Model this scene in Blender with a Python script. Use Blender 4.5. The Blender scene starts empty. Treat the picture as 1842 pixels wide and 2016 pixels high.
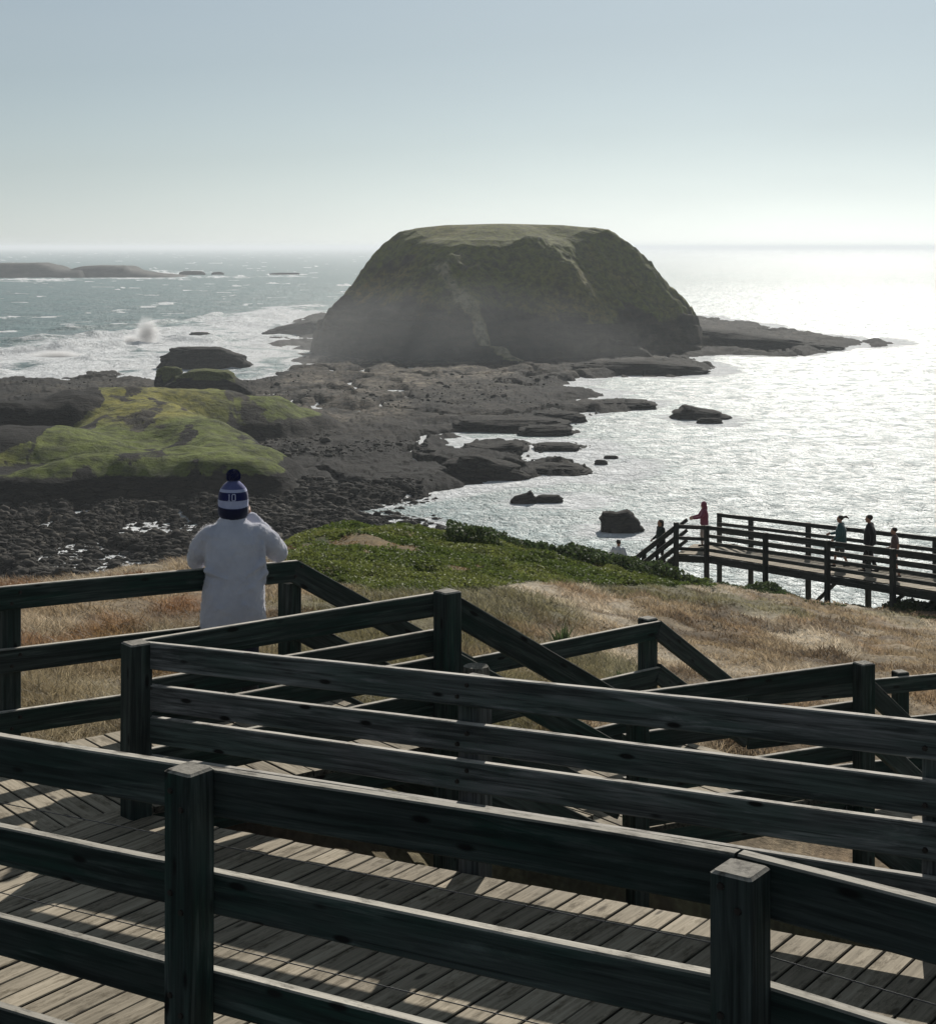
import bpy, bmesh, math, random
import numpy as np
from mathutils import Vector, Matrix

# ------------------------------------------------------------------ camera, sky, sun, exposure
SC = bpy.context.scene
COL = SC.collection
R = math.radians
F = 3300.0            # focal length in photo pixels (photo measured 1842 wide)
HZ = 485.0            # horizon row
cam_d = bpy.data.cameras.new('camera')
cam = bpy.data.objects.new('camera', cam_d)
COL.objects.link(cam)
cam.rotation_euler = (R(90), 0, 0)
cam_d.sensor_fit = 'HORIZONTAL'
cam_d.sensor_width = 36
cam_d.lens = 36 * F / 1842
cam_d.shift_y = -(1008 - HZ) / 1842
cam_d.clip_start = 0.1
cam_d.clip_end = 2000000
SC.camera = cam

SUN_AZ, SUN_EL = R(13.4), R(28)
wd = bpy.data.worlds.new('World')
SC.world = wd
wd.use_nodes = True
nt = wd.node_tree
bg = nt.nodes['Background']
sky = nt.nodes.new('ShaderNodeTexSky')
sky.sky_type = 'NISHITA'
sky.sun_disc = False
sky.sun_elevation = SUN_EL
sky.sun_rotation = SUN_AZ
sky.altitude = 0
sky.air_density = 1.0
sky.dust_density = 0.35
sky.ozone_density = 1.0
hsv = nt.nodes.new('ShaderNodeHueSaturation'); hsv.inputs['Saturation'].default_value = 0.34
nt.links.new(sky.outputs[0], hsv.inputs['Color'])
tint = nt.nodes.new('ShaderNodeMix'); tint.data_type = 'RGBA'; tint.blend_type = 'MULTIPLY'; tint.inputs[0].default_value = 1
nt.links.new(hsv.outputs[0], tint.inputs[6]); tint.inputs[7].default_value = (0.86, 0.985, 1.07, 1)
# very thin high veil of cloud: the sky's own brightness varies a few percent
wtc = nt.nodes.new('ShaderNodeTexCoord'); wmp = nt.nodes.new('ShaderNodeMapping'); wmp.inputs['Scale'].default_value = (2.2, 2.2, 9.0)
wmp.inputs['Rotation'].default_value = (0.12, 0.05, 0.3)
nt.links.new(wtc.outputs['Generated'], wmp.inputs['Vector'])
wn = nt.nodes.new('ShaderNodeTexNoise'); wn.inputs['Scale'].default_value = 1.6; wn.inputs['Detail'].default_value = 5; wn.inputs['Roughness'].default_value = 0.55
nt.links.new(wmp.outputs[0], wn.inputs['Vector'])
wr = nt.nodes.new('ShaderNodeMapRange'); wr.inputs[1].default_value = 0.35; wr.inputs[2].default_value = 0.68; wr.inputs[3].default_value = 0.0; wr.inputs[4].default_value = 0.16
nt.links.new(wn.outputs[0], wr.inputs[0])
veil = nt.nodes.new('ShaderNodeMix'); veil.data_type = 'RGBA'
nt.links.new(wr.outputs[0], veil.inputs[0]); nt.links.new(tint.outputs[2], veil.inputs[6]); veil.inputs[7].default_value = (9.2, 10.2, 10.6, 1)
nt.links.new(veil.outputs[2], bg.inputs['Color'])
bg.inputs['Strength'].default_value = 0.050
sd = bpy.data.lights.new('sun', 'SUN')
sd.energy = 5.0
sd.angle = R(0.5)
sd.color = (1.0, 0.95, 0.87)
sun = bpy.data.objects.new('sun', sd)
COL.objects.link(sun)
sv = Vector((math.sin(SUN_AZ) * math.cos(SUN_EL), math.cos(SUN_AZ) * math.cos(SUN_EL), math.sin(SUN_EL)))
sun.rotation_euler = sv.to_track_quat('Z', 'Y').to_euler()
SC.view_settings.view_transform = 'Standard'
SC.view_settings.look = 'None'
SC.view_settings.gamma = 1
SC.view_settings.exposure = 0.10
SC.cycles.max_bounces = 6
SC.cycles.transparent_max_bounces = 8
SC.cycles.volume_bounces = 0
SC.cycles.sample_clamp_indirect = 4
SC.cycles.use_denoising = True

random.seed(7)
RNG = np.random.default_rng(7)
SEA = -27.0

# ------------------------------------------------------------------ helpers
def W(px, py, s):
    return Vector(((px - 921) / s, F / s, -(py - HZ) / s))

def tag(o, label=None, cat=None, group=None, kind=None):
    if label: o['label'] = label
    if cat: o['category'] = cat
    if group: o['group'] = group
    if kind: o['kind'] = kind
    return o

def empty(name, loc, label, cat, group=None):
    o = bpy.data.objects.new(name, None)
    COL.objects.link(o)
    o.location = loc
    o.empty_display_size = 0.2
    return tag(o, label, cat, group)

def mesh_obj(name, V, Fc, mat, parent=None, smooth=False, attrs=None, mats=None, midx=None):
    """V in world coordinates; parent only re-bases the transform"""
    V = np.asarray(V, dtype=np.float64)
    if parent is not None:
        V = V - np.array(parent.location)
    me = bpy.data.meshes.new(name)
    if isinstance(Fc, np.ndarray):
        nf, k = Fc.shape
        me.vertices.add(len(V)); me.vertices.foreach_set('co', V.astype(np.float32).ravel())
        me.loops.add(nf * k); me.loops.foreach_set('vertex_index', Fc.astype(np.int32).ravel())
        me.polygons.add(nf)
        me.polygons.foreach_set('loop_start', np.arange(0, nf * k, k, dtype=np.int32))
        me.polygons.foreach_set('loop_total', np.full(nf, k, dtype=np.int32))
        me.update(calc_edges=True)
    else:
        me.from_pydata([tuple(v) for v in V], [], [tuple(f) for f in Fc])
        me.update()
    if attrs:
        for an, arr in attrs.items():
            arr = np.asarray(arr, dtype=np.float32)
            if arr.ndim == 1:
                a = me.attributes.new(an, 'FLOAT', 'POINT'); a.data.foreach_set('value', arr)
            elif arr.shape[1] == 3:
                a = me.attributes.new(an, 'FLOAT_VECTOR', 'POINT'); a.data.foreach_set('vector', arr.ravel())
            else:
                a = me.attributes.new(an, 'FLOAT_COLOR', 'POINT'); a.data.foreach_set('color', arr.ravel())
    if mats:
        for m in mats: me.materials.append(m)
        if midx is not None: me.polygons.foreach_set('material_index', np.asarray(midx, dtype=np.int32))
    else:
        me.materials.append(mat)
    if smooth:
        me.polygons.foreach_set('use_smooth', np.ones(len(me.polygons), dtype=bool))
    o = bpy.data.objects.new(name, me)
    COL.objects.link(o)
    if parent is not None:
        o.parent = parent
    return o

# value noise
def _h(ix, iy, iz, seed):
    n = (ix * 374761393 + iy * 668265263 + iz * 2147483647 + seed * 974634777) & 0xFFFFFFFF
    n = ((n ^ (n >> 13)) * 1274126177) & 0xFFFFFFFF
    n = ((n ^ (n >> 16)) * 2246822519) & 0xFFFFFFFF
    return ((n ^ (n >> 15)) & 0xFFFFFF) / float(0xFFFFFF)

def vnoise(x, y, z=0.0, seed=0):
    x = np.asarray(x, dtype=np.float64); y = np.asarray(y, dtype=np.float64); z = np.asarray(z, dtype=np.float64) + 0 * x
    fx, fy, fz = np.floor(x), np.floor(y), np.floor(z)
    ix, iy, iz = fx.astype(np.int64), fy.astype(np.int64), fz.astype(np.int64)
    u, v, w = x - fx, y - fy, z - fz
    u = u * u * (3 - 2 * u); v = v * v * (3 - 2 * v); w = w * w * (3 - 2 * w)
    def c(a, b, d): return _h(ix + a, iy + b, iz + d, seed)
    x00 = c(0, 0, 0) * (1 - u) + c(1, 0, 0) * u
    x10 = c(0, 1, 0) * (1 - u) + c(1, 1, 0) * u
    r0 = x00 * (1 - v) + x10 * v
    if np.any(w > 0):
        x01 = c(0, 0, 1) * (1 - u) + c(1, 0, 1) * u
        x11 = c(0, 1, 1) * (1 - u) + c(1, 1, 1) * u
        r1 = x01 * (1 - v) + x11 * v
        r0 = r0 * (1 - w) + r1 * w
    return r0 * 2 - 1

def fbm(x, y, z=0.0, oct=4, seed=0, gain=0.5):
    a, s, t = 1.0, 0.0, 0.0
    for i in range(oct):
        s = s + a * vnoise(x * 2 ** i + 17.3 * i, y * 2 ** i - 9.1 * i, z * 2 ** i, seed + i)
        t += a; a *= gain
    return s / t

def smooth01(x, a, b):
    t = np.clip((x - a) / (b - a), 0, 1)
    return t * t * (3 - 2 * t)

# ------------------------------------------------------------------ materials
def newmat(name):
    m = bpy.data.materials.new(name); m.use_nodes = True
    n = m.node_tree.nodes; l = m.node_tree.links
    b = n['Principled BSDF']
    return m, n, l, b

def noise(n, l, vec, scale, detail=4, rough=0.55, dist=0.0):
    t = n.new('ShaderNodeTexNoise')
    t.inputs['Scale'].default_value = scale
    t.inputs['Detail'].default_value = detail
    t.inputs['Roughness'].default_value = rough
    t.inputs['Distortion'].default_value = dist
    if vec is not None: l.new(vec, t.inputs['Vector'])
    return t

def ramp(n, l, fac, stops):
    r = n.new('ShaderNodeValToRGB')
    e = r.color_ramp.elements
    while len(e) > 1: e.remove(e[-1])
    e[0].position = stops[0][0]; e[0].color = (*stops[0][1], 1)
    for p, c in stops[1:]:
        k = e.new(p); k.color = (*c, 1)
    l.new(fac, r.inputs['Fac'])
    return r

def mixc(n, l, fac, a, b, mode='MIX'):
    m = n.new('ShaderNodeMix'); m.data_type = 'RGBA'; m.blend_type = mode
    for sock, v in ((m.inputs[0], fac), (m.inputs[6], a), (m.inputs[7], b)):
        if isinstance(v, (float, int)): sock.default_value = v
        elif isinstance(v, tuple): sock.default_value = (*v, 1)
        else: l.new(v, sock)
    return m.outputs[2]

def bump(n, l, height, b, strength=0.3, dist=0.01, prev=None):
    bp = n.new('ShaderNodeBump')
    bp.inputs['Strength'].default_value = strength
    bp.inputs['Distance'].default_value = dist
    l.new(height, bp.inputs['Height'])
    if prev is not None: l.new(prev, bp.inputs['Normal'])
    if b is not None: l.new(bp.outputs[0], b.inputs['Normal'])
    return bp.outputs[0]

def attr(n, name):
    a = n.new('ShaderNodeAttribute'); a.attribute_name = name
    return a

def maprange(n, l, v, a, b, c=0.0, d=1.0):
    m = n.new('ShaderNodeMapRange'); m.clamp = True
    l.new(v, m.inputs[0])
    for i, q in enumerate((a, b, c, d)): m.inputs[i + 1].default_value = q
    return m.outputs[0]

def math2(n, l, op, a, b=None):
    m = n.new('ShaderNodeMath'); m.operation = op
    for s, v in ((m.inputs[0], a), (m.inputs[1], b)):
        if v is None: continue
        if isinstance(v, (float, int)): s.default_value = v
        else: l.new(v, s)
    return m.outputs[0]

def wood_mat(name, side_a, side_b, top_a, top_b, stain=(0.05, 0.045, 0.035), rough=0.85):
    m, n, l, b = newmat(name)
    g = attr(n, 'gv').outputs['Vector']
    mp = n.new('ShaderNodeMapping'); mp.inputs['Scale'].default_value = (1.5, 42, 42)
    l.new(g, mp.inputs['Vector'])
    grain = noise(n, l, mp.outputs[0], 1.0, 6, 0.65, 0.6)
    mp2 = n.new('ShaderNodeMapping'); mp2.inputs['Scale'].default_value = (1.3, 4, 4)
    l.new(g, mp2.inputs['Vector'])
    patch = noise(n, l, mp2.outputs[0], 1.0, 3, 0.6)
    mp3 = n.new('ShaderNodeMapping'); mp3.inputs['Scale'].default_value = (0.9, 11, 11)
    l.new(g, mp3.inputs['Vector'])
    strk = noise(n, l, mp3.outputs[0], 1.0, 5, 0.7, 1.2)
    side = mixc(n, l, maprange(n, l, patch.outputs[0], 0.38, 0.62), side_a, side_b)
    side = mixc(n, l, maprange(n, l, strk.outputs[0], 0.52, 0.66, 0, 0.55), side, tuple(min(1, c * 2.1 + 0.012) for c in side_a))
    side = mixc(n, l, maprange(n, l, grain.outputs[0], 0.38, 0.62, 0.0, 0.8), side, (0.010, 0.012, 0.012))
    vk = n.new('ShaderNodeTexVoronoi'); vk.inputs['Scale'].default_value = 1.0
    mpk = n.new('ShaderNodeMapping'); mpk.inputs['Scale'].default_value = (3.2, 10, 10)
    l.new(g, mpk.inputs['Vector']); l.new(mpk.outputs[0], vk.inputs['Vector'])
    knot = maprange(n, l, vk.outputs['Distance'], 0.10, 0.17, 1, 0)
    side = mixc(n, l, knot, side, (0.008, 0.008, 0.008))
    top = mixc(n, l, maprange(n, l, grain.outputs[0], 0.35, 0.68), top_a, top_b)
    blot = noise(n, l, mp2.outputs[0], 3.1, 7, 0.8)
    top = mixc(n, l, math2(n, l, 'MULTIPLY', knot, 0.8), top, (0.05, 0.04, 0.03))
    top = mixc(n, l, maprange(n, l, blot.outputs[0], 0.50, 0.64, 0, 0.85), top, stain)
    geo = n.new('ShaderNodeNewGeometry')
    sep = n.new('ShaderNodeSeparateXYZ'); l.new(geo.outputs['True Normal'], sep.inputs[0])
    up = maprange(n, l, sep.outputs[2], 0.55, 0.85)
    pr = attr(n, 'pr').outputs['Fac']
    c = mixc(n, l, up, side, top)  # tops bleached by weather; sides darker still, with shade put into their colour
    v = maprange(n, l, pr, -1, 1, 0.34, 1.22)
    hs = n.new('ShaderNodeHueSaturation'); l.new(c, hs.inputs['Color']); l.new(v, hs.inputs['Value'])
    l.new(hs.outputs[0], b.inputs['Base Color'])
    b.inputs['Roughness'].default_value = rough
    b.inputs['Specular IOR Level'].default_value = 0.12
    # knots
    bump(n, l, grain.outputs[0], b, 0.5, 0.004)
    return m

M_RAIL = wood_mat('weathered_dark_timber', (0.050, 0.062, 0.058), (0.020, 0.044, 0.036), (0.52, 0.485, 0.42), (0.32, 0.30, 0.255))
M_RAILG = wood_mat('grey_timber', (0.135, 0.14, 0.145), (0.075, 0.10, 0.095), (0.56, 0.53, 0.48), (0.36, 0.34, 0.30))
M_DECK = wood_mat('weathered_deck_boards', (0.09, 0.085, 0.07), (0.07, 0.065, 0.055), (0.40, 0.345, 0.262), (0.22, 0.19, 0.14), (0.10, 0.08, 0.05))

def simple(name, col, rough=0.8, nscale=None, col2=None, sheen=0.0, spec=0.3, bumpd=0.0, metal=0.0):
    m, n, l, b = newmat(name)
    b.inputs['Roughness'].default_value = rough
    b.inputs['Specular IOR Level'].default_value = spec
    b.inputs['Metallic'].default_value = metal
    if nscale:
        tc = n.new('ShaderNodeTexCoord')
        t = noise(n, l, tc.outputs['Object'], nscale, 5, 0.6)
        l.new(mixc(n, l, maprange(n, l, t.outputs[0], 0.35, 0.65), col, col2 or tuple(c * 0.7 for c in col)), b.inputs['Base Color'])
        if bumpd: bump(n, l, t.outputs[0], b, 0.6, bumpd)
    else:
        b.inputs['Base Color'].default_value = (*col, 1)
    if sheen:
        b.inputs['Sheen Weight'].default_value = sheen
        b.inputs['Sheen Roughness'].default_value = 0.5
    return m

def foliage_mat(name, transl=0.35, rough=0.7, boost=1.0):
    m, n, l, b = newmat(name)
    a = attr(n, 'col').outputs['Color']
    l.new(a, b.inputs['Base Color'])
    b.inputs['Roughness'].default_value = rough
    b.inputs['Specular IOR Level'].default_value = 0.25
    tr = n.new('ShaderNodeBsdfTranslucent'); l.new(a, tr.inputs['Color'])
    mx = n.new('ShaderNodeMixShader'); mx.inputs[0].default_value = transl
    l.new(b.outputs[0], mx.inputs[1]); l.new(tr.outputs[0], mx.inputs[2])
    l.new(mx.outputs[0], n['Material Output'].inputs['Surface'])
    return m

def ground_mat():
    m, n, l, b = newmat('headland_soil_and_turf')
    a = attr(n, 'col').outputs['Color']
    geo = n.new('ShaderNodeNewGeometry')
    t = noise(n, l, geo.outputs['Position'], 3.0, 8, 0.7)
    c = mixc(n, l, maprange(n, l, t.outputs[0], 0.35, 0.7, 0, 0.7), a, (0.05, 0.042, 0.028))
    l.new(c, b.inputs['Base Color'])
    b.inputs['Roughness'].default_value = 0.95
    b.inputs['Specular IOR Level'].default_value = 0.1
    bump(n, l, t.outputs[0], b, 0.8, 0.08)
    return m

def rock_mat(name, light=(0.10, 0.092, 0.08), dark=(0.030, 0.028, 0.026), scale=0.35, use_col=False, bd=0.5, rough=0.75, use_tone=False, cscale=0.5, crack=0):
    m, n, l, b = newmat(name)
    geo = n.new('ShaderNodeNewGeometry')
    mp = n.new('ShaderNodeMapping'); mp.inputs['Scale'].default_value = (1, 1, 3.5)
    l.new(geo.outputs['Position'], mp.inputs['Vector'])
    t = noise(n, l, mp.outputs[0], scale, 9, 0.68, 0.4)
    t2 = noise(n, l, geo.outputs['Position'], scale * 5, 6, 0.7)
    c = mixc(n, l, maprange(n, l, t.outputs[0], 0.36, 0.66), dark, light)
    c = mixc(n, l, maprange(n, l, t2.outputs[0], 0.45, 0.7, 0, 0.6), c, dark)
    if crack:
        vc = n.new('ShaderNodeTexVoronoi'); vc.feature = 'DISTANCE_TO_EDGE'; vc.inputs['Scale'].default_value = crack
        wp_ = mixc(n, l, 0.12, mp.outputs[0], t2.outputs['Color'], 'ADD'); l.new(wp_, vc.inputs['Vector'])
        ck = maprange(n, l, vc.outputs['Distance'], 0.01, 0.09, 1, 0)
        c = mixc(n, l, math2(n, l, 'MULTIPLY', ck, 0.85), c, tuple(q * 0.5 for q in dark))
    if use_tone:
        hv = n.new('ShaderNodeHueSaturation'); l.new(c, hv.inputs['Color']); l.new(attr(n, 'tone').outputs['Fac'], hv.inputs['Value']); c = hv.outputs[0]
    if use_col:
        a = attr(n, 'col')
        t3 = noise(n, l, geo.outputs['Position'], cscale, 8, 0.7)
        msk = math2(n, l, 'ADD', a.outputs['Alpha'], math2(n, l, 'MULTIPLY', math2(n, l, 'SUBTRACT', t3.outputs[0], 0.5), 0.9))
        gcol = mixc(n, l, maprange(n, l, t2.outputs[0], 0.4, 0.62, 0, 0.85), a.outputs['Color'], (0.045, 0.05, 0.02))
        c = mixc(n, l, maprange(n, l, msk, 0.42, 0.58), c, gcol)
    l.new(c, b.inputs['Base Color'])
    b.inputs['Roughness'].default_value = rough
    b.inputs['Specular IOR Level'].default_value = 0.08
    x = bump(n, l, t.outputs[0], None, 0.9, bd)
    bump(n, l, t2.outputs[0], b, 0.7, bd * 0.35, x)
    return m

# ------------------------------------------------------------------ timber builders
def sweep_board(p0, p1, h, t, up=Vector((0, 0, 1)), wob=0.003, c=0.006, seed=None, nseg=None):
    """board whose top edge runs p0->p1; hangs down by h, thickness t centred on the line"""
    p0 = Vector(p0); p1 = Vector(p1)
    d = p1 - p0; L = d.length; d.normalize()
    side = d.cross(up).normalized()
    dn = side.cross(d).normalized()
    if dn.dot(up) > 0: dn = -dn
    ht = t / 2
    prof = [(-ht + c, 0), (ht - c, 0), (ht, c), (ht, h - c), (ht - c, h), (-ht + c, h), (-ht, h - c), (-ht, c)]
    n = nseg or max(2, int(L / 0.25))
    sd_ = random.random() * 100
    V = []; G = []; P = []
    pr = random.random()
    for i in range(n + 1):
        f = i / n; s = f * L
        w1 = wob * float(vnoise(np.array(s * 1.1 + sd_), np.array(0.3)))
        w2 = wob * float(vnoise(np.array(s * 1.3 + sd_), np.array(7.3)))
        hh = 1 + 0.02 * float(vnoise(np.array(s * 0.7 + sd_), np.array(3.3)))
        for a, q in prof:
            V.append(p0 + d * s + side * (a + w1) + dn * (q * hh + w2))
            G.append((s + sd_, a * 1.0 + sd_, q)); P.append(pr)
    Fc = []
    for i in range(n):
        for k in range(8):
            k2 = (k + 1) % 8
            Fc.append((i * 8 + k, i * 8 + k2, (i + 1) * 8 + k2, (i + 1) * 8 + k))
    Fc.append(tuple(range(7, -1, -1)))
    Fc.append(tuple(n * 8 + k for k in range(8)))
    return V, Fc, G, P

class MB:
    def __init__(self): self.V = []; self.F = []; self.G = []; self.P = []
    def add(self, r):
        V, Fc, G, P = r; o = len(self.V)
        self.V += [tuple(v) for v in V]; self.F += [tuple(i + o for i in f) for f in Fc]; self.G += G; self.P += P
        return self
    def build(self, name, mat, parent=None):
        o = mesh_obj(name, self.V, self.F, mat, parent, attrs={'gv': np.array(self.G), 'pr': np.array(self.P)})
        # consistent outward normals
        bm = bmesh.new(); bm.from_mesh(o.data); bmesh.ops.recalc_face_normals(bm, faces=bm.faces); bm.to_mesh(o.data); bm.free()
        return o

def post_geo(base, top, w, ang=0.0, c=0.008):
    """square post; grain runs upward"""
    b = Vector(base); L = (Vector(top) - b).length
    n = max(2, int(L / 0.3)); sd_ = random.random() * 90
    ca, sa = math.cos(ang), math.sin(ang); hw = w / 2
    prof = [(-hw + c, -hw), (hw - c, -hw), (hw, -hw + c), (hw, hw - c), (hw - c, hw), (-hw + c, hw), (-hw, hw - c), (-hw, -hw + c)]
    V = []; G = []; P = []; pr = random.random()
    rings = [i / n * (L - c) for i in range(n + 1)] + [L]
    for i, s in enumerate(rings):
        k = 1 - (c * 1.2 / hw if i == len(rings) - 1 else 0)
        w1 = 0.003 * float(vnoise(np.array(s * 1.5 + sd_), np.array(0.3)))
        for x, y in prof:
            V.append((b.x + (x * ca - y * sa) * k + w1, b.y + (x * sa + y * ca) * k, b.z + s))
            G.append((s + sd_, x + sd_, y)); P.append(pr if i < len(rings) - 1 else -0.55)
    Fc = []
    for i in range(len(rings) - 1):
        for k in range(8):
            k2 = (k + 1) % 8
            Fc.append((i * 8 + k, i * 8 + k2, (i + 1) * 8 + k2, (i + 1) * 8 + k))
    Fc.append(tuple(range(7, -1, -1)))
    Fc.append(tuple((len(rings) - 1) * 8 + k for k in range(8)))
    return V, Fc, G, P

def bolts(parent, pts, nrm):
    for p in pts:
        bm = bmesh.new()
        bmesh.ops.create_cone(bm, cap_ends=True, segments=10, radius1=0.013, radius2=0.010, depth=0.012)
        q = Vector(nrm).to_track_quat('Z', 'Y').to_matrix().to_4x4()
        bmesh.ops.transform(bm, matrix=Matrix.Translation(Vector(p) - parent.location) @ q, verts=bm.verts)
        me = bpy.data.meshes.new('bolt'); bm.to_mesh(me); bm.free(); me.materials.append(M_BOLT)
        o = bpy.data.objects.new('bolt', me); COL.objects.link(o); o.parent = parent

M_BOLT = simple('rusty_bolt', (0.03, 0.025, 0.022), 0.6, metal=0.4)

def fence(name, label, cat, p0, p1, offs, hs, posts, side, post_w=0.13, post_up=0.0, post_dn=1.15, mat=None, grp=None,
          ext0=0.0, ext1=0.0, gap=0.0, bolt=True, topext=None, t=0.045):
    """p0,p1: top line of the top rail. side=+1: posts lie on the far side of the rails, -1 on the near side.
    posts: list of fractions along p0-p1 or (fraction, up, down)"""
    mat = mat or M_RAIL
    p0 = Vector(p0); p1 = Vector(p1)
    d = (p1 - p0); L = d.length; dn = d / L
    hdir = Vector((d.x, d.y, 0)).normalized()
    far = Vector((-hdir.y, hdir.x, 0))
    if far.y < 0: far = -far
    base = p0.lerp(p1, 0.5); base.z = min(p0.z, p1.z) - 1.0
    root = empty(name, base, label, cat, grp)
    for k, (o, h) in enumerate(zip(offs, hs)):
        a = p0 - dn * ext0 - Vector((0, 0, o)); b = p1 + dn * ext1 - Vector((0, 0, o))
        MB().add(sweep_board(a, b, h, t)).build('rail', mat, root)
    ang = math.atan2(hdir.y, hdir.x)
    for q in posts:
        if not isinstance(q, tuple): q = (q, post_up, post_dn)
        f, up, dwn = q
        c = p0.lerp(p1, f) + far * side * (post_w / 2 + t / 2 + 0.002)
        MB().add(post_geo((c.x, c.y, c.z - dwn), (c.x, c.y, c.z + up), post_w, ang)).build('post', mat, root)
        if bolt:
            pts = []
            for o, h in zip(offs, hs):
                cc = p0.lerp(p1, f) - Vector((0, 0, o)) - far * (t / 2 + 0.005)
                if side > 0:
                    pts.append(cc + hdir * 0.03 - Vector((0, 0, h * 0.3)))
                    pts.append(cc - hdir * 0.03 - Vector((0, 0, h * 0.72)))
            bolts(root, pts, -far)
    return root

def clip_poly(poly, nx, ny, c):
    """keep points with nx*x+ny*y >= c"""
    out = []
    for i in range(len(poly)):
        a = poly[i]; b = poly[(i + 1) % len(poly)]
        da = nx * a[0] + ny * a[1] - c; db = nx * b[0] + ny * b[1] - c
        if da >= 0: out.append(a)
        if (da >= 0) != (db >= 0):
            t = da / (da - db); out.append((a[0] + (b[0] - a[0]) * t, a[1] + (b[1] - a[1]) * t))
    return out

def deck_geo(mb, poly, pdir, zf, width=0.14, gap=0.010, th=0.038, org=(0, 0)):
    """planks run along pdir inside convex poly"""
    pd = Vector((pdir[0], pdir[1])).normalized(); ad = Vector((-pd.y, pd.x))
    vals = [(p[0] - org[0]) * ad.x + (p[1] - org[1]) * ad.y for p in poly]
    k0 = math.floor(min(vals) / width); k1 = math.ceil(max(vals) / width)
    oc = org[0] * ad.x + org[1] * ad.y
    for k in range(k0, k1):
        q = clip_poly(poly, ad.x, ad.y, oc + k * width + gap / 2)
        if len(q) < 3: continue
        q = clip_poly(q, -ad.x, -ad.y, -(oc + (k + 1) * width - gap / 2))
        if len(q) < 3: continue
        q2 = [q[0]]
        for a in q[1:]:
            if math.hypot(a[0] - q2[-1][0], a[1] - q2[-1][1]) > 1e-4: q2.append(a)
        if len(q2) < 3: continue
        q = q2; rr = random.Random(k * 7919 + 13)
        dz = rr.uniform(-0.003, 0.003); sd_ = rr.random() * 90; pr = rr.random(); n = len(q)
        c = 0.004
        cx = sum(a[0] for a in q) / n; cy = sum(a[1] for a in q) / n
        def ins(a):
            o = (a[0] * ad.x + a[1] * ad.y) - oc - (k + .5) * width
            f = -c if o > 0 else c
            return (a[0] + ad.x * f, a[1] + ad.y * f)
        V = [(*ins(a), zf(a[0], a[1]) + dz) for a in q] + [(a[0], a[1], zf(a[0], a[1]) + dz - c) for a in q] + [(a[0], a[1], zf(a[0], a[1]) + dz - th) for a in q]
        G = [(v[0] * pd.x + v[1] * pd.y + sd_, v[0] * ad.x + v[1] * ad.y + sd_, v[2]) for v in V]
        Fc = [tuple(range(n)), tuple(range(3 * n - 1, 2 * n - 1, -1))]
        for i in range(n):
            j = (i + 1) % n
            Fc.append((i, i + n, j + n, j)); Fc.append((i + n, i + 2 * n, j + 2 * n, j + n))
        mb.add((V, Fc, G, [pr] * (3 * n)))

# ------------------------------------------------------------------ the timber walkway frame of reference
U = Vector((0.8138, -0.5812, 0)); N = Vector((0.5812, 0.8138, 0))      # ramp: along / across
E = Vector((0.789, 0.6145, 0)); EP = Vector((-0.6145, 0.789, 0))       # platform and stairs: along / across
RS = 0.0659                                                            # ramp slope
kB = 446 / 5289.0
def Bp(x, off=0.0):                    # point of the middle fence top rail at photo column x
    s = kB * (x + 3700)
    y = 1260.4 + (x - 254.4) * 0.1015
    return W(x, y, s)
def Ap(x):
    s = 540 / 4125.0 * (x + 3700)
    y = 1510 + (x - 425) * 0.160 + (0 if x > 425 else (425 - x) * 0.002)
    return W(x, y, s)
B0 = Bp(262); B1 = Bp(2250)
C0 = Vector((B0.x, B0.y, 0))           # corner in plan
ZL1 = -3.335                           # first landing deck level
def zramp(x, y):
    u = (x - C0.x) * U.x + (y - C0.y) * U.y
    return ZL1 + 0.004 + max(0, u) * RS
def flat(z): return lambda x, y: z
def pl(o, e, p): v = o + E * e + EP * p; return (v.x, v.y)

OFF4 = [0, 0.245, 0.43, 0.655]; H4 = [0.155, 0.15, 0.155, 0.215]
OFF3 = [0, 0.405, 0.81]; H3 = [0.155, 0.155, 0.155]

# --- near fence A
A0 = Ap(-700); AL = Ap(378); AR = Ap(1455); A1 = Ap(2300)
A1 = Vector((A1.x, A1.y, A1.z - 0.10))
OFFA = [0, 0.367, 0.735, 1.10]; HA = [0.165, 0.155, 0.155, 0.16]
rootA = empty('timber_fence', (0.0, 5.5, -3.3), 'dark four-rail timber fence nearest the camera with two thick square posts and lit top edges', 'fence', 'timber fences along the walkway')
dA = (AR - AL).normalized(); farA = N
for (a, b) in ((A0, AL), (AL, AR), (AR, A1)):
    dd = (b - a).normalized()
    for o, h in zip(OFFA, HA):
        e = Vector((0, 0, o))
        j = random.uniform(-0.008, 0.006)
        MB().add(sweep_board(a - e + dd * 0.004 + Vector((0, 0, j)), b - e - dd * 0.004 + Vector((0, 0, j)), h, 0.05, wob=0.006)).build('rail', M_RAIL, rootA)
for pt in (A0.lerp(AL, 0.38), AL, AR):
    c = pt - farA * (0.13 / 2 + 0.028) + U * (0.048 if pt is AR else 0.078)
    up = 0.02 if pt is AL else -0.012
    MB().add(post_geo((c.x, c.y, c.z - 2.2), (c.x, c.y, c.z + up), 0.132, math.atan2(U.y, U.x))).build('post', M_RAIL, rootA)
    nf = c - farA * 0.0665
    bolts(rootA, [nf + U * sx_ - Vector((0, 0, o + dz_)) for o in OFFA[:3] for sx_, dz_ in ((-.028, .05), (.026, .11))], -farA)
M_WIRE = simple('galvanised_wire', (0.12, 0.12, 0.12), 0.5, metal=0.7)
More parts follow.
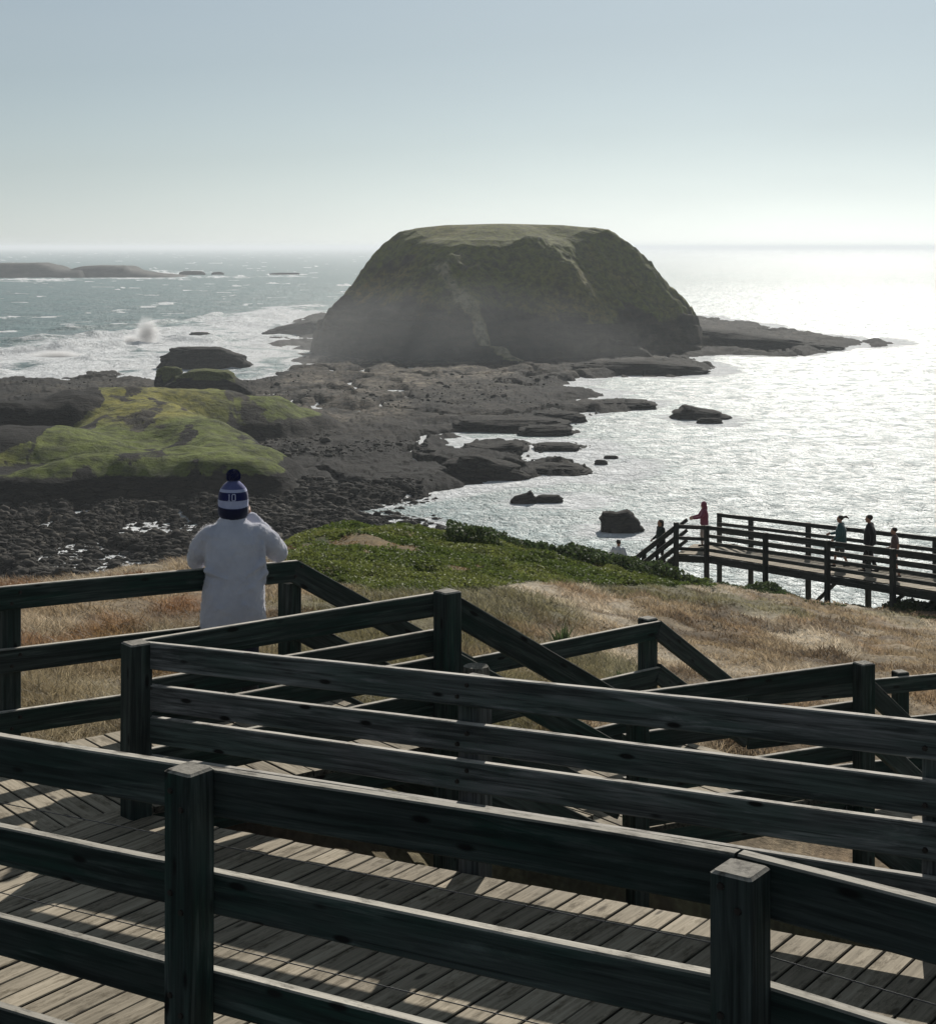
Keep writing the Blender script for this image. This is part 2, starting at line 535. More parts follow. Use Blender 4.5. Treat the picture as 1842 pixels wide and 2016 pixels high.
def tube_geo(pts, r, k=6):
    V = []; Fc = []
    for i, p in enumerate(pts):
        d = (pts[min(i + 1, len(pts) - 1)] - pts[max(i - 1, 0)]).normalized()
        a = d.orthogonal().normalized(); b = d.cross(a)
        for j in range(k):
            t = 2 * math.pi * j / k
            V.append(tuple(p + a * math.cos(t) * r + b * math.sin(t) * r))
    for i in range(len(pts) - 1):
        for j in range(k):
            j2 = (j + 1) % k
            Fc.append((i * k + j, i * k + j2, (i + 1) * k + j2, (i + 1) * k + j))
    return V, Fc
for o in (0.285, 0.65):
    e = Vector((0, 0, o)) - farA * 0.0
    V, Fc = tube_geo([A0 - e, AL - e, AR - e, A1 - e], 0.0022)
    mesh_obj('wire', V, Fc, M_WIRE, rootA)

# --- middle fence B (ramp, far side)
LB = (B1 - B0).length
def fB(x): return (Bp(x) - B0).length / LB
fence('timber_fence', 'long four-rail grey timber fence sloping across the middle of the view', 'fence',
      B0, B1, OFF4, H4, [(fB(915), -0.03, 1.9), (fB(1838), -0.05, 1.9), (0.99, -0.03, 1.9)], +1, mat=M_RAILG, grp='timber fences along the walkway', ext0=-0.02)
# --- platform fence Q, from the corner post to the head of the stairs
Qe = B0 + E * 2.27; Qe.z = B0.z
rootQ = fence('timber_fence', 'four-rail timber fence from the corner post to the stair-head post, below the person', 'fence',
      B0, Qe, OFF4, H4, [(-0.012, 0.012, 1.9), (0.992, 0.025, 1.9)], -1, mat=M_RAIL, grp='timber fences along the walkway', ext0=-0.02, ext1=-0.01, bolt=False, post_w=0.14)
# --- platform fence P, behind the person
P0 = W(-420, 1192, 334); P1 = W(585, 1103, 265.6)
LP_ = (P1 - P0).length
fP = lambda x: ((W(x, 0, 1).x / F) * 0 + 0)  # unused
def frac_px(p0, p1, x):
    lo, hi = 0.0, 1.0
    for _ in range(40):
        m = (lo + hi) / 2; q = p0.lerp(p1, m)
        if 921 + F * q.x / q.y < x: lo = m
        else: hi = m
    return lo
fence('timber_fence', 'three-rail timber fence at the left that the person in the beanie leans on', 'fence',
      P0, P1, OFF3, H3, [(frac_px(P0, P1, 28), -0.03, 1.5), (frac_px(P0, P1, 584), -0.165, 1.5)], +1, mat=M_RAIL, grp='timber fences along the walkway')
# --- stairs one
P2s = W(930, 1294, 245.4); Q2s = Vector((1.148, 12.36, -3.30))
def stair_rail(name, label, a, b, offs, hs, posts, side, mat=M_RAIL, **kw):
    return fence(name, label, 'stair rail', a, b, offs, hs, posts, side, mat=mat, bolt=False, grp='sloping rails of the stairs', **kw)
stair_rail('stair_rail', 'sloping timber rail running down right from the corner of the fence the person leans on', P1, P2s, [0, 0.405, 0.81], [0.165] * 3, [], +1)
Qst = Qe + E * 0.10
Qst.z = Qe.z - 0.02
stair_rail('stair_rail', 'broad sloping timber rail running down right from the tall stair-head post in the middle', Qst, Q2s, [0, 0.38, 0.76], [0.185, 0.165, 0.165], [], -1)
# --- landing two
P2e = W(1298, 1222, 224); Q2e = W(1681, 1305, 248.5)
fence('timber_fence', 'short timber fence piece with a peak behind the first stairs, against dry grass', 'fence', P2s, P2e, OFF3, H3,
      [(0.972, 0.02, 1.6)], +1, mat=M_RAIL, grp='timber fences along the walkway', bolt=False)
fence('timber_fence', 'timber fence on the second landing ending at the thick post right of centre', 'fence', Q2s, Q2e, [0, 0.30, 0.62, 0.86], [0.155, 0.14, 0.15, 0.15],
      [(0.03, -0.05, 1.7), (1.01, 0.02, 1.9)], -1, mat=M_RAIL, grp='timber fences along the walkway', bolt=False)
# --- stairs two
D2 = Vector((0.6, 0.8, 0))
P3s = P2e + D2 * 1.66 + Vector((0, 0, -0.97)); Q3s = Q2e + D2 * 1.6 + Vector((0, 0, -0.97))
stair_rail('stair_rail', 'sloping timber rail running down right from the peaked fence piece behind the stairs', P2e, P3s, [0, 0.38], [0.165] * 2, [], +1)
stair_rail('stair_rail', 'short sloping timber rail running down from the thick post at the right', Q2e + D2 * 0.12 + Vector((0, 0, -0.07)), Q3s, [0, 0.38], [0.165] * 2, [], -1)
# --- landing three
P4e = W(1990, 1312, 193)
P4a = W(1700, 1374, 208.2)
fence('timber_fence', 'timber fence rising out of the right edge of the picture beyond the thick post', 'fence', P3s, P4e, OFF3, H3,
      [(frac_px(P3s, P4e, 1782), 0.03, 1.6)], +1, mat=M_RAIL, grp='timber fences along the walkway', bolt=False)

# --- decks
def deck(name, label, parts, joists=()):
    x0 = parts[0][0][0]
    root = empty(name, (x0[0], x0[1], parts[0][2](*x0)), label, 'deck', 'timber decks of the walkway')
    mb = MB()
    for poly, pd, zf in parts:
        deck_geo(mb, poly, pd, zf, org=(C0.x, C0.y))
    mb.build('decking', M_DECK, root)
    for a, b in joists:
        MB().add(sweep_board(a, b, 0.19, 0.06)).build('bearer', M_RAIL, root)
    return root
def uv(u, n): v = C0 + U * u + N * n; return (v.x, v.y)
RW = -2.47
def P3v(xy, z): return Vector((xy[0], xy[1], z))
ramp_poly = [uv(-0.12, RW), uv(9, RW), uv(9, 0.0), uv(-0.12, 0.0)]
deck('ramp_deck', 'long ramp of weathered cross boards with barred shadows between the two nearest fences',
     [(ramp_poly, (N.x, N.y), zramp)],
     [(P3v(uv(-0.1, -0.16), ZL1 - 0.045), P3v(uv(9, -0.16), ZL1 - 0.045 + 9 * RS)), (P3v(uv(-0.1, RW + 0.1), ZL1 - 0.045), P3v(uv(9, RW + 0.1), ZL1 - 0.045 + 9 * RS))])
l1a = [pl(C0, -4.2, 0), pl(C0, 2.33, 0), pl(C0, 2.33, 1.56), pl(C0, -4.2, 1.56)]
tri = [pl(C0, -0.02, -0.004), pl(C0, -4.2, -0.004), pl(C0, -4.2, -1.6), uv(-0.13, RW), uv(-0.13, -0.03)]
deck('platform_deck', 'timber platform the person in the beanie stands on, boards running away to the left',
     [(l1a, (EP.x, EP.y), flat(ZL1)), (tri, (EP.x, EP.y), flat(ZL1))],
     [(P3v(pl(C0, -4.2, 1.50), ZL1 - 0.045), P3v(pl(C0, 2.3, 1.50), ZL1 - 0.045)), (P3v(pl(C0, 0.1, 0.06), ZL1 - 0.045), P3v(pl(C0, 2.3, 0.06), ZL1 - 0.045))])
ZL2 = -4.32; ZL3 = -5.29
l2 = [(Q2s.x - 0.1, Q2s.y - 0.05), (Q2e.x + 0.1, Q2e.y), (P2e.x + 0.05, P2e.y + 0.05), (P2s.x - 0.05, P2s.y)]
deck('landing_deck', 'small timber landing between the two flights of stairs, partly lit', [(l2, (EP.x, EP.y), flat(ZL2))],
     [(Vector((Q2s.x, Q2s.y + 0.06, ZL2 - 0.045)), Vector((Q2e.x, Q2e.y + 0.06, ZL2 - 0.045))), (Vector((P2s.x, P2s.y - 0.06, ZL2 - 0.045)), Vector((P2e.x, P2e.y - 0.06, ZL2 - 0.045)))])
l3 = [(Q3s.x - 0.05, Q3s.y), (8.5, 16.0), (8.0, 18.6), (P4e.x, P4e.y), (P3s.x - 0.05, P3s.y)]
deck('landing_deck', 'lower timber landing at the right edge beyond the second stairs', [(l3, (D2.y, -D2.x), flat(ZL3))],
     [(Vector((Q3s.x, Q3s.y + 0.06, ZL3 - 0.045)), Vector((8.4, 16.0, ZL3 - 0.045)))])

def stairs(name, label, a0, a1, b0, b1, z0, z1, n):
    """a = left edge start/end, b = right edge start/end (plan), treads between"""
    root = empty(name, (a1.x, a1.y, z1), label, 'stairs', 'flights of timber stairs')
    for q0, q1 in ((a0, a1), (b0, b1)):
        dd = Vector((q1.x - q0.x, q1.y - q0.y, z1 - z0))
        s = Vector((q0.x, q0.y, z0 - 0.02)); MB().add(sweep_board(s, s + dd, 0.28, 0.05)).build('stringer', M_RAIL, root)
    for i in range(1, n):
        f = (i - 0.5) / n; f0 = (i - 1.0 + 0.02) / n; f1 = (i + 0.12) / n
        z = z0 + (z1 - z0) * i / n
        A = a0.lerp(a1, f0); B = b0.lerp(b1, f0); C = b0.lerp(b1, f1); D = a0.lerp(a1, f1)
        mb = MB()
        deck_geo(mb, [(A.x, A.y), (B.x, B.y), (C.x, C.y), (D.x, D.y)], ((B - A).x, (B - A).y), flat(z), width=0.15, org=(A.x, A.y))
        if mb.V: mb.build('tread', M_DECK, root)
    return root
Pv = lambda v: Vector((v.x, v.y, 0))
stairs('timber_stairs', 'first flight of timber steps leading down right from the platform', Pv(P1) - EP * 0.06, Pv(P2s) - EP * 0.06, Pv(Qe) + EP * 0.06, Pv(Q2s) + EP * 0.06, ZL1, ZL2, 6)
stairs('timber_stairs', 'second flight of timber steps leading down from the small landing at the right', Pv(P2e) + Vector((.05, -.04, 0)), Pv(P3s) + Vector((.05, -.04, 0)), Pv(Q2e) + Vector((-.05, .04, 0)), Pv(Q3s) + Vector((-.05, .04, 0)), ZL2, ZL3, 6)

# round weathered pole by the ramp fence
def pole(name, label, p, r, h, mat):
    V = []; Fc = []; G = []; k = 20; rings = [0, .3, .7, 1 - .02 / h, 1]
    for i, f in enumerate(rings):
        for j in range(k):
            t = 2 * math.pi * j / k
            rr = r * (1 + 0.05 * math.sin(5 * t + i) ) * (0.93 if i == 4 else 1)
            V.append((p[0] + rr * math.cos(t), p[1] + rr * math.sin(t), p[2] + f * h)); G.append((f * h, rr * math.cos(t), rr * math.sin(t)))
    for i in range(len(rings) - 1):
        for j in range(k):
            j2 = (j + 1) % k; Fc.append((i * k + j, i * k + j2, (i + 1) * k + j2, (i + 1) * k + j))
    V.append((p[0], p[1], p[2] + h - 0.05)); G.append((h, 0, 0)); c = len(V) - 1
    for j in range(k): Fc.append(((len(rings) - 1) * k + j, (len(rings) - 1) * k + (j + 1) % k, c))
    o = mesh_obj(name, V, Fc, mat, attrs={'gv': np.array(G), 'pr': np.full(len(V), .8)})
    return tag(o, label, 'post')
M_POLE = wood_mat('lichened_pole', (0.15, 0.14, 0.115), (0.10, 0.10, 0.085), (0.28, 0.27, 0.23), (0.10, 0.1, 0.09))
q = W(937, 1311, 300); pole('round_post', 'pale round timber post with a worn top just behind the middle fence', (q.x, q.y, q.z - 1.9), 0.088, 1.9, M_POLE)

# ------------------------------------------------------------------ headland terrain
TAB = {
 -600: [(4, -4.4), (8, -4.2), (10, -3.75), (11.3, -3.5), (13, -3.62), (15, -3.85), (18, -4.2), (22, -4.6), (26, -5.2), (30, -6.6), (40, -12), (60, -22), (80, -28), (170, -32)],
 0: [(4, -4.4), (8, -4.2), (9.5, -3.85), (11.0, -3.5), (13, -3.62), (15, -3.85), (18, -4.2), (22, -4.62), (26, -5.2), (30, -6.4), (40, -12), (60, -22), (80, -28), (170, -32)],
 375: [(4, -4.4), (9, -4.2), (11.8, -3.75), (13, -3.78), (16, -4.08), (20, -4.56), (25, -5.06), (30, -5.55), (34, -6.6), (45, -13), (65, -23), (85, -28), (170, -32)],
 550: [(4, -4.4), (9, -4.3), (12, -3.95), (14, -4.0), (18, -4.38), (22, -4.87), (27, -5.46), (33, -6.13), (40, -6.8), (46, -8.3), (60, -17), (80, -26), (95, -30), (170, -32)],
 750: [(4, -4.5), (10, -4.5), (12.5, -4.35), (14, -4.25), (18, -4.55), (23, -5.04), (28, -5.62), (36, -6.5), (45, -7.27), (52, -9.2), (65, -17), (85, -26), (100, -30), (170, -32)],
 1000: [(4, -4.6), (10, -4.8), (13, -4.8), (15.5, -4.65), (18, -4.78), (23, -5.3), (29, -6.0), (38, -7.2), (48, -8.33), (54, -10.6), (70, -20), (90, -28), (170, -32)],
 1240: [(4, -4.7), (10, -5.1), (14, -5.15), (16, -4.95), (18, -5.0), (22, -5.5), (28, -6.4), (36, -7.6), (44, -8.75), (52, -9.88), (58, -12.5), (75, -22), (95, -30), (170, -32)],
 1440: [(4, -4.8), (10, -5.6), (14, -5.9), (17, -5.75), (19, -5.4), (22, -5.78), (28, -6.7), (36, -7.95), (46, -9.6), (54, -10.85), (60, -13.5), (76, -23), (95, -30), (170, -32)],
 1640: [(4, -4.8), (10, -5.8), (14, -6.1), (18, -6.0), (20, -5.5), (23, -5.95), (28, -6.85), (36, -8.2), (44, -9.5), (52, -10.95), (58, -13.5), (76, -24), (95, -30), (170, -32)],
 1842: [(4, -4.8), (10, -5.8), (14, -6.1), (19, -6.0), (21, -5.75), (24, -6.2), (28, -7.0), (36, -8.5), (42, -9.6), (50, -10.75), (57, -13.5), (76, -24), (95, -30), (170, -32)],
 2600: [(4, -4.8), (10, -5.8), (14, -6.1), (19, -6.0), (21, -5.8), (24, -6.3), (28, -7.2), (36, -8.9), (42, -10.2), (50, -11.6), (57, -14.5), (76, -24), (95, -30), (170, -32)],
}
TX = np.array(sorted(TAB)); LY = np.linspace(math.log(1.5), math.log(170), 220)
TG = np.array([np.interp(np.exp(LY), [a for a, b in TAB[x]], [b for a, b in TAB[x]]) for x in TX])
for _ in range(6):   # soften the creases along the distance axis
    TG[:, 1:-1] = 0.5 * TG[:, 1:-1] + 0.25 * (TG[:, :-2] + TG[:, 2:])
PXG = np.linspace(-600, 2600, 161)
TG2 = np.array([[np.interp(p, TX, TG[:, j]) for p in PXG] for j in range(TG.shape[1])]).T
for _ in range(10):
    TG2[1:-1] = 0.5 * TG2[1:-1] + 0.25 * (TG2[:-2] + TG2[2:])
def hbase(X, Y):
    px = np.clip(921 + F * X / np.maximum(Y, 1.5), -600, 2599.9)
    ly = np.clip(np.log(np.maximum(Y, 1.5)), LY[0], LY[-1] - 1e-6)
    a = (px + 600) / 20.0; ia = np.clip(a.astype(int), 0, 159); fa = a - ia
    b = (ly - LY[0]) / (LY[1] - LY[0]); ib = np.clip(b.astype(int), 0, 218); fb = b - ib
    return (TG2[ia, ib] * (1 - fa) * (1 - fb) + TG2[ia + 1, ib] * fa * (1 - fb) + TG2[ia, ib + 1] * (1 - fa) * fb + TG2[ia + 1, ib + 1] * fa * fb)
def hground(X, Y):
    rough = smooth01(Y, 17, 30)
    return hbase(X, Y) + fbm(X * 0.35, Y * 0.35, oct=3, seed=3) * 0.12 * (0.3 + rough) + fbm(X * 1.3, Y * 1.1, oct=3, seed=9) * 0.13 * (0.3 + rough)
GB_X = [-600, 400, 545, 640, 750, 900, 1000, 1150, 1300, 1440, 1600, 1842, 2600]
GB_Y = [1000, 1000, 1105, 1150, 1158, 1158, 1154, 1150, 1148, 1150, 1160, 1182, 1190]
def green_mask(X, Y, Z):
    px = 921 + F * X / Y; py = HZ - F * Z / Y
    nz = fbm(X * 0.25, Y * 0.12, oct=3, seed=21)
    return smooth01(np.interp(px, GB_X, GB_Y) - py + nz * 20, -6, 10)
def grass_col(X, Y, Z, n):
    g = green_mask(X, Y, Z)
    px = 921 + F * X / Y
    a = fbm(X * 0.45, Y * 0.22, oct=4, seed=31); b = fbm(X * 0.8 + 40, Y * 0.35, oct=3, seed=37); c2 = fbm(X * 0.2, Y * 0.15, oct=3, seed=41)
    straw = np.array([0.39, 0.305, 0.20]); pale = np.array([0.64, 0.55, 0.42]); org = np.array([0.29, 0.165, 0.085]); olive = np.array([0.16, 0.155, 0.07])
    gr = np.array([0.135, 0.185, 0.042]); gd = np.array([0.08, 0.115, 0.035]); brown = np.array([0.24, 0.16, 0.08])
    def mx(p, q, t): return p * (1 - t[:, None]) + q * t[:, None]
    left = smooth01(-px, -620, -420)
    c = np.tile(straw, (len(X), 1))
    dk = fbm(X * 0.7 + 11, Y * 0.5, oct=4, seed=45)
    c = mx(c, pale, smooth01(a, 0.0, 0.35) * (1 - 0.6 * left))
    c = mx(c, org, smooth01(b, 0.0, 0.4) * (0.30 + 0.9 * left).clip(0, 1))
    c = mx(c, olive, smooth01(c2 + 0.3 * a, 0.10, 0.35) * (0.75 - 0.4 * left))
    c = mx(c, np.array([0.15, 0.105, 0.065]), smooth01(dk, 0.12, 0.38) * 0.8)
    green = mx(np.tile(gr, (len(X), 1)), gd, smooth01(a, -0.2, 0.35))
    green = mx(green, brown, smooth01(b, 0.12, 0.3) * 0.9)
    c = mx(c, green, g)
    jit = 1 + RNG.uniform(-0.28, 0.28, len(X))
    c = c * jit[:, None] * n
    return np.hstack([np.clip(c, 0.01, 0.9), np.ones((len(X), 1))]), g

def grid_faces(nr, nc):
    i = np.arange(nr * nc).reshape(nr, nc)
    return np.stack([i[:-1, :-1].ravel(), i[:-1, 1:].ravel(), i[1:, 1:].ravel(), i[1:, :-1].ravel()], axis=1)

txs = np.concatenate([np.linspace(-1.2, -0.36, 40, endpoint=False), np.linspace(-0.36, 0.36, 420), np.linspace(0.37, 1.2, 40)])
ys = np.exp(np.linspace(math.log(1.5), math.log(168), 520))
GX = (txs[None, :] * ys[:, None]).ravel(); GY = np.repeat(ys, len(txs))
GZ = hground(GX, GY)
gc, _ = grass_col(GX, GY, GZ, 0.75)
M_GROUND = ground_mat()
o = mesh_obj('ground', np.stack([GX, GY, GZ], 1), grid_faces(len(ys), len(txs)), M_GROUND, smooth=True, attrs={'col': gc})
tag(o, kind='structure')

# grass blades --------------------------------------------------------------
def blades(n, name, label, cat, ymin, ymax, pxr, h0, h1, w0, sel=None, lean=1.0, stuff=True, lean_dir=None):
    px = RNG.uniform(pxr[0], pxr[1], n); Y = np.exp(RNG.uniform(math.log(ymin), math.log(ymax), n))
    X = (px - 921) / F * Y
    if sel is not None:
        k = sel(X, Y, px); X, Y, px = X[k], Y[k], px[k]
    Z = hground(X, Y)
    col, g = grass_col(X, Y, Z, 1.0)
    n = len(X)
    clump = smooth01(fbm(X * 1.3, Y * 1.0, oct=2, seed=51), -0.5, 0.5)
    H = RNG.uniform(h0, h1, n) * (0.25 + 1.0 * clump) * (1 - 0.62 * g) * np.interp(Y, [12, 25, 55], [1, .72, .55])
    wd_ = w0 * (Y / 12.0) ** 0.9 * RNG.uniform(0.6, 1.4, n) * (1 + 0.6 * g)
    ang = RNG.uniform(0, 2 * np.pi, n)
    la = np.where(RNG.random(n) < 0.55, RNG.normal(math.pi * 1.02, 1.1, n) + fbm(X * .5, Y * .5, oct=2, seed=55) * 2.5, RNG.uniform(0, 2 * np.pi, n))
    ln = H * lean * RNG.uniform(0.3, 1.7, n)
    dx, dy = np.cos(la) * ln, np.sin(la) * ln
    wx, wy = np.cos(ang) * wd_, np.sin(ang) * wd_
    b = np.stack([X, Y, Z - 0.02], 1)
    v0 = b + np.stack([-wx, -wy, 0 * X], 1); v1 = b + np.stack([wx, wy, 0 * X], 1)
    mid = np.stack([dx * 0.35, dy * 0.35, H * 0.6], 1)
    v2 = b + mid + np.stack([wx, wy, 0 * X], 1) * 0.7; v3 = b + mid - np.stack([wx, wy, 0 * X], 1) * 0.7
    v4 = b + np.stack([dx, dy, H * 0.92], 1)
    V = np.stack([v0, v1, v2, v3, v4], 1).reshape(-1, 3)
    i = np.arange(n)[:, None] * 5
    T = np.concatenate([i + np.array([[0, 1, 2]]), i + np.array([[0, 2, 3]]), i + np.array([[3, 2, 4]])], 0)
    o = mesh_obj(name, V, T, M_BLADE, attrs={'col': np.repeat(col, 5, axis=0)})
    tag(o, label, cat, kind='stuff')
    return o
M_BLADE = foliage_mat('grass_blades', 0.42)
def clear_of_decks(X, Y, px):
    P = np.stack([X - C0.x, Y - C0.y], 1)
    e = P @ np.array([E.x, E.y]); ep = P @ np.array([EP.x, EP.y])
    ok = ~((e < 2.45) & (ep < 1.66))
    ok &= ~((e >= 2.4) & (e < 4.1) & (ep < 1.72))
    ok &= ~((e >= 4.1) & (e < 6.6) & (ep < 1.95))
    ok &= ~((X > 1.6) & (Y < 17.2 + 0.15 * (X - 2.7)))
    return ok
blades(430000, 'grass', 'dry straw-coloured grass covering the headland beyond the walkway', 'grass', 11.2, 62, (-250, 2100), 0.07, 0.24, 0.0040, clear_of_decks)

# ------------------------------------------------------------------ far boardwalk
def fpt(t, off=0.0, up=0.0):
    """t metres along the far boardwalk's front edge from the landing corner, off metres to the far side"""
    d = (BW1 - BW0); L = math.hypot(d.x, d.y); h = Vector((d.x / L, d.y / L, d.z / L))
    far = Vector((-h.y, h.x, 0))
    if far.y < 0: far = -far
    return BW0 + h * t + far * off + Vector((0, 0, up))
BW0 = W(1395, 1093, 55.5); BW1 = W(1842, 1164, 70)
bwd = Vector((BW1.x - BW0.x, BW1.y - BW0.y)); BWL = bwd.length
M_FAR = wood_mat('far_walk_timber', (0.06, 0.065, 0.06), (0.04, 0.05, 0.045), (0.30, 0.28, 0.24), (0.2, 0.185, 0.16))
root = empty('boardwalk', BW0, 'distant raised timber boardwalk with rails on both sides, people walking on it', 'boardwalk')
def zb(x, y):
    t = ((x - BW0.x) * bwd.x + (y - BW0.y) * bwd.y) / BWL
    return BW0.z + (t * (BW1.z - BW0.z) / BWL if t > 0 else 0)
Lx = BWL * 1.35
mb = MB()
a, b, c, d = fpt(0), fpt(Lx), fpt(Lx, 2.0), fpt(0, 2.0)
perp = ((d - a).x, (d - a).y)
deck_geo(mb, [(v.x, v.y) for v in (a, b, c, d)], perp, zb, org=(BW0.x, BW0.y))
la, lb_, lc, ld = fpt(-0.01), fpt(-0.01, 2.0), fpt(-1.9, 2.0), fpt(-1.9, 0.0)
LDL = W(1330, 1098, 55.2)
lc2 = Vector((LDL.x + 0.9, LDL.y + 1.9, BW0.z))
deck_geo(mb, [(la.x, la.y), (lb_.x, lb_.y), (fpt(-1.7, 2.0).x, fpt(-1.7, 2.0).y), (lc2.x, lc2.y), (LDL.x, LDL.y)], perp, flat(BW0.z), org=(BW0.x, BW0.y))
mb.build('decking', M_DECK, root)
for off in (0.03, 1.97):
    MB().add(sweep_board(fpt(-1.6 if off > 1 else 0, off, -0.05), fpt(Lx, off, -0.05), 0.24, 0.07)).build('bearer', M_FAR, root)
MB().add(sweep_board(Vector((LDL.x, LDL.y, BW0.z - .05)), fpt(0, 0, -0.05), 0.24, 0.07)).build('bearer', M_FAR, root)
def tpx(x, off=0.0):
    lo, hi = -3.0, Lx
    for _ in range(40):
        m = (lo + hi) / 2; q = fpt(m, off)
        if 921 + F * q.x / q.y < x: lo = m
        else: hi = m
    return lo
HF, HB = 1.04, 1.22
for o, h in ((0, .14), (.30, .12), (.56, .12), (.80, .12)):
    MB().add(sweep_board(fpt(0, 0, HF - o), fpt(Lx, 0, HF - o), h, 0.05)).build('rail', M_FAR, root)
    MB().add(sweep_board(fpt(tpx(1410, 2.0), 2.0, HB - o * 1.12), fpt(Lx, 2.0, HB - o * 1.12), h, 0.05)).build('rail', M_FAR, root)
LT = Vector((LDL.x, LDL.y, BW0.z))
for o, h in ((0, .14), (.42, .12), (.80, .12)):
    MB().add(sweep_board(LT + Vector((0, 0, HF - o)), fpt(0, 0, HF - o), h, 0.05)).build('rail', M_FAR, root)
bang = math.atan2(bwd.y, bwd.x)
def bpost(p, zb_, zt, w=0.15):
    MB().add(post_geo((p.x, p.y, zb_), (p.x, p.y, zt), w, bang)).build('post', M_FAR, root)
for x in (1395, 1511, 1633, 1762, 1905):
    p = fpt(tpx(x), -0.09); bpost(p, p.z - (1.6 if x > 1500 else 1.1), p.z + HF + 0.02)
for x in (1412, 1478, 1591, 1709, 1842, 1990):
    p = fpt(tpx(x, 2.1), 2.09); bpost(p, p.z - 2.3, p.z + HB - 0.0)
bpost(LT + Vector((0, -.08, 0)), LT.z - 1.0, LT.z + HF + 0.08)
for x0_, x1_ in ((1540, 1565), (1650, 1700)):
    p0 = fpt(tpx(x0_), 0.3, -1.9); p1 = fpt(tpx(x1_), 1.8, -0.25)
    MB().add(sweep_board(p0, p1, 0.12, 0.06)).build('brace', M_FAR, root)
# steps going down to the left of the distant landing
ST1 = LT + Vector((-1.85, -0.9, -1.2)); off2 = Vector((0.55, 1.35, 0))
root = empty('timber_stairs', ST1, 'distant timber steps with sloping rails leading down left from the boardwalk', 'stairs', 'flights of timber stairs')
for sft in (Vector((0, 0, 0)), off2):
    for o in (0, 0.38, 0.74):
        MB().add(sweep_board(LT + sft + Vector((0, 0, HF - o)), ST1 + sft + Vector((0, 0, HF - o)), .13, .05)).build('rail', M_FAR, root)
    MB().add(sweep_board(LT + sft + Vector((0, 0, -.02)), ST1 + sft + Vector((0, 0, -.02)), .26, .06)).build('stringer', M_FAR, root)
    m = LT.lerp(ST1, 0.88) + sft
    MB().add(post_geo((m.x, m.y, m.z - 1.0), (m.x, m.y, m.z + HF + 0.06), 0.14, 0.4)).build('post', M_FAR, root)
for i in range(1, 7):
    f0, f1 = (i - 1) / 7, (i + 0.1) / 7
    A, D = LT.lerp(ST1, f0), LT.lerp(ST1, f1); z = LT.z + (ST1.z - LT.z) * i / 7
    mb = MB(); deck_geo(mb, [(A.x, A.y), (D.x, D.y), (D.x + off2.x, D.y + off2.y), (A.x + off2.x, A.y + off2.y)], (off2.x, off2.y), flat(z), width=0.2, org=(A.x, A.y))
    if mb.V: mb.build('tread', M_DECK, root)

# coastal shrubs (stuff): clumps of small leaves along the crest
def shrubs(n, label, lo, hi, yw, hsz):
    px = RNG.uniform(lo, hi, n)
    cy = np.interp(px, [-600, 0, 375, 550, 750, 1000, 1240, 1440, 1640, 1842, 2600], [26, 26, 30, 40, 45, 48, 52, 54, 52, 50, 49])
    Y = cy + RNG.uniform(-yw, yw * 0.8, n) - 1.5
    X = (px - 921) / F * Y
    Z = hground(X, Y)
    cl = fbm(X * 0.55, Y * 0.45, oct=3, seed=71)
    k = cl > -0.1
    X, Y, Z, cl = X[k], Y[k], Z[k], cl[k]; n = len(X)
    H = hsz * smooth01(cl, -0.1, 0.5) * RNG.random(n) ** 0.6
    s = RNG.uniform(0.025, 0.06, n)
    a = RNG.normal(size=(n, 3)); a /= np.linalg.norm(a, axis=1)[:, None]
    b = np.cross(a, RNG.normal(size=(n, 3))); b /= np.linalg.norm(b, axis=1)[:, None]
    c = np.stack([X, Y, Z + H], 1)
    a *= s[:, None] * 1.3; b *= s[:, None] * 0.7
    V = np.stack([c - a, c - b, c + a, c + b], 1).reshape(-1, 3)
    col = np.array([[0.06, 0.088, 0.03]]) * (1 + RNG.uniform(-.4, .5, (n, 1))) + RNG.uniform(0, .012, (n, 3))
    col = np.hstack([col, np.ones((n, 1))])
    o = mesh_obj('coastal_shrubs', V, np.arange(4 * n).reshape(n, 4), M_LEAF, attrs={'col': np.repeat(col, 4, 0)})
    tag(o, label, 'shrubs', kind='stuff')
M_LEAF = foliage_mat('shrub_leaves', 0.3)
shrubs(90000, 'low dark green coastal shrubs along the edge of the headland', 880, 2100, 3.6, 0.45)

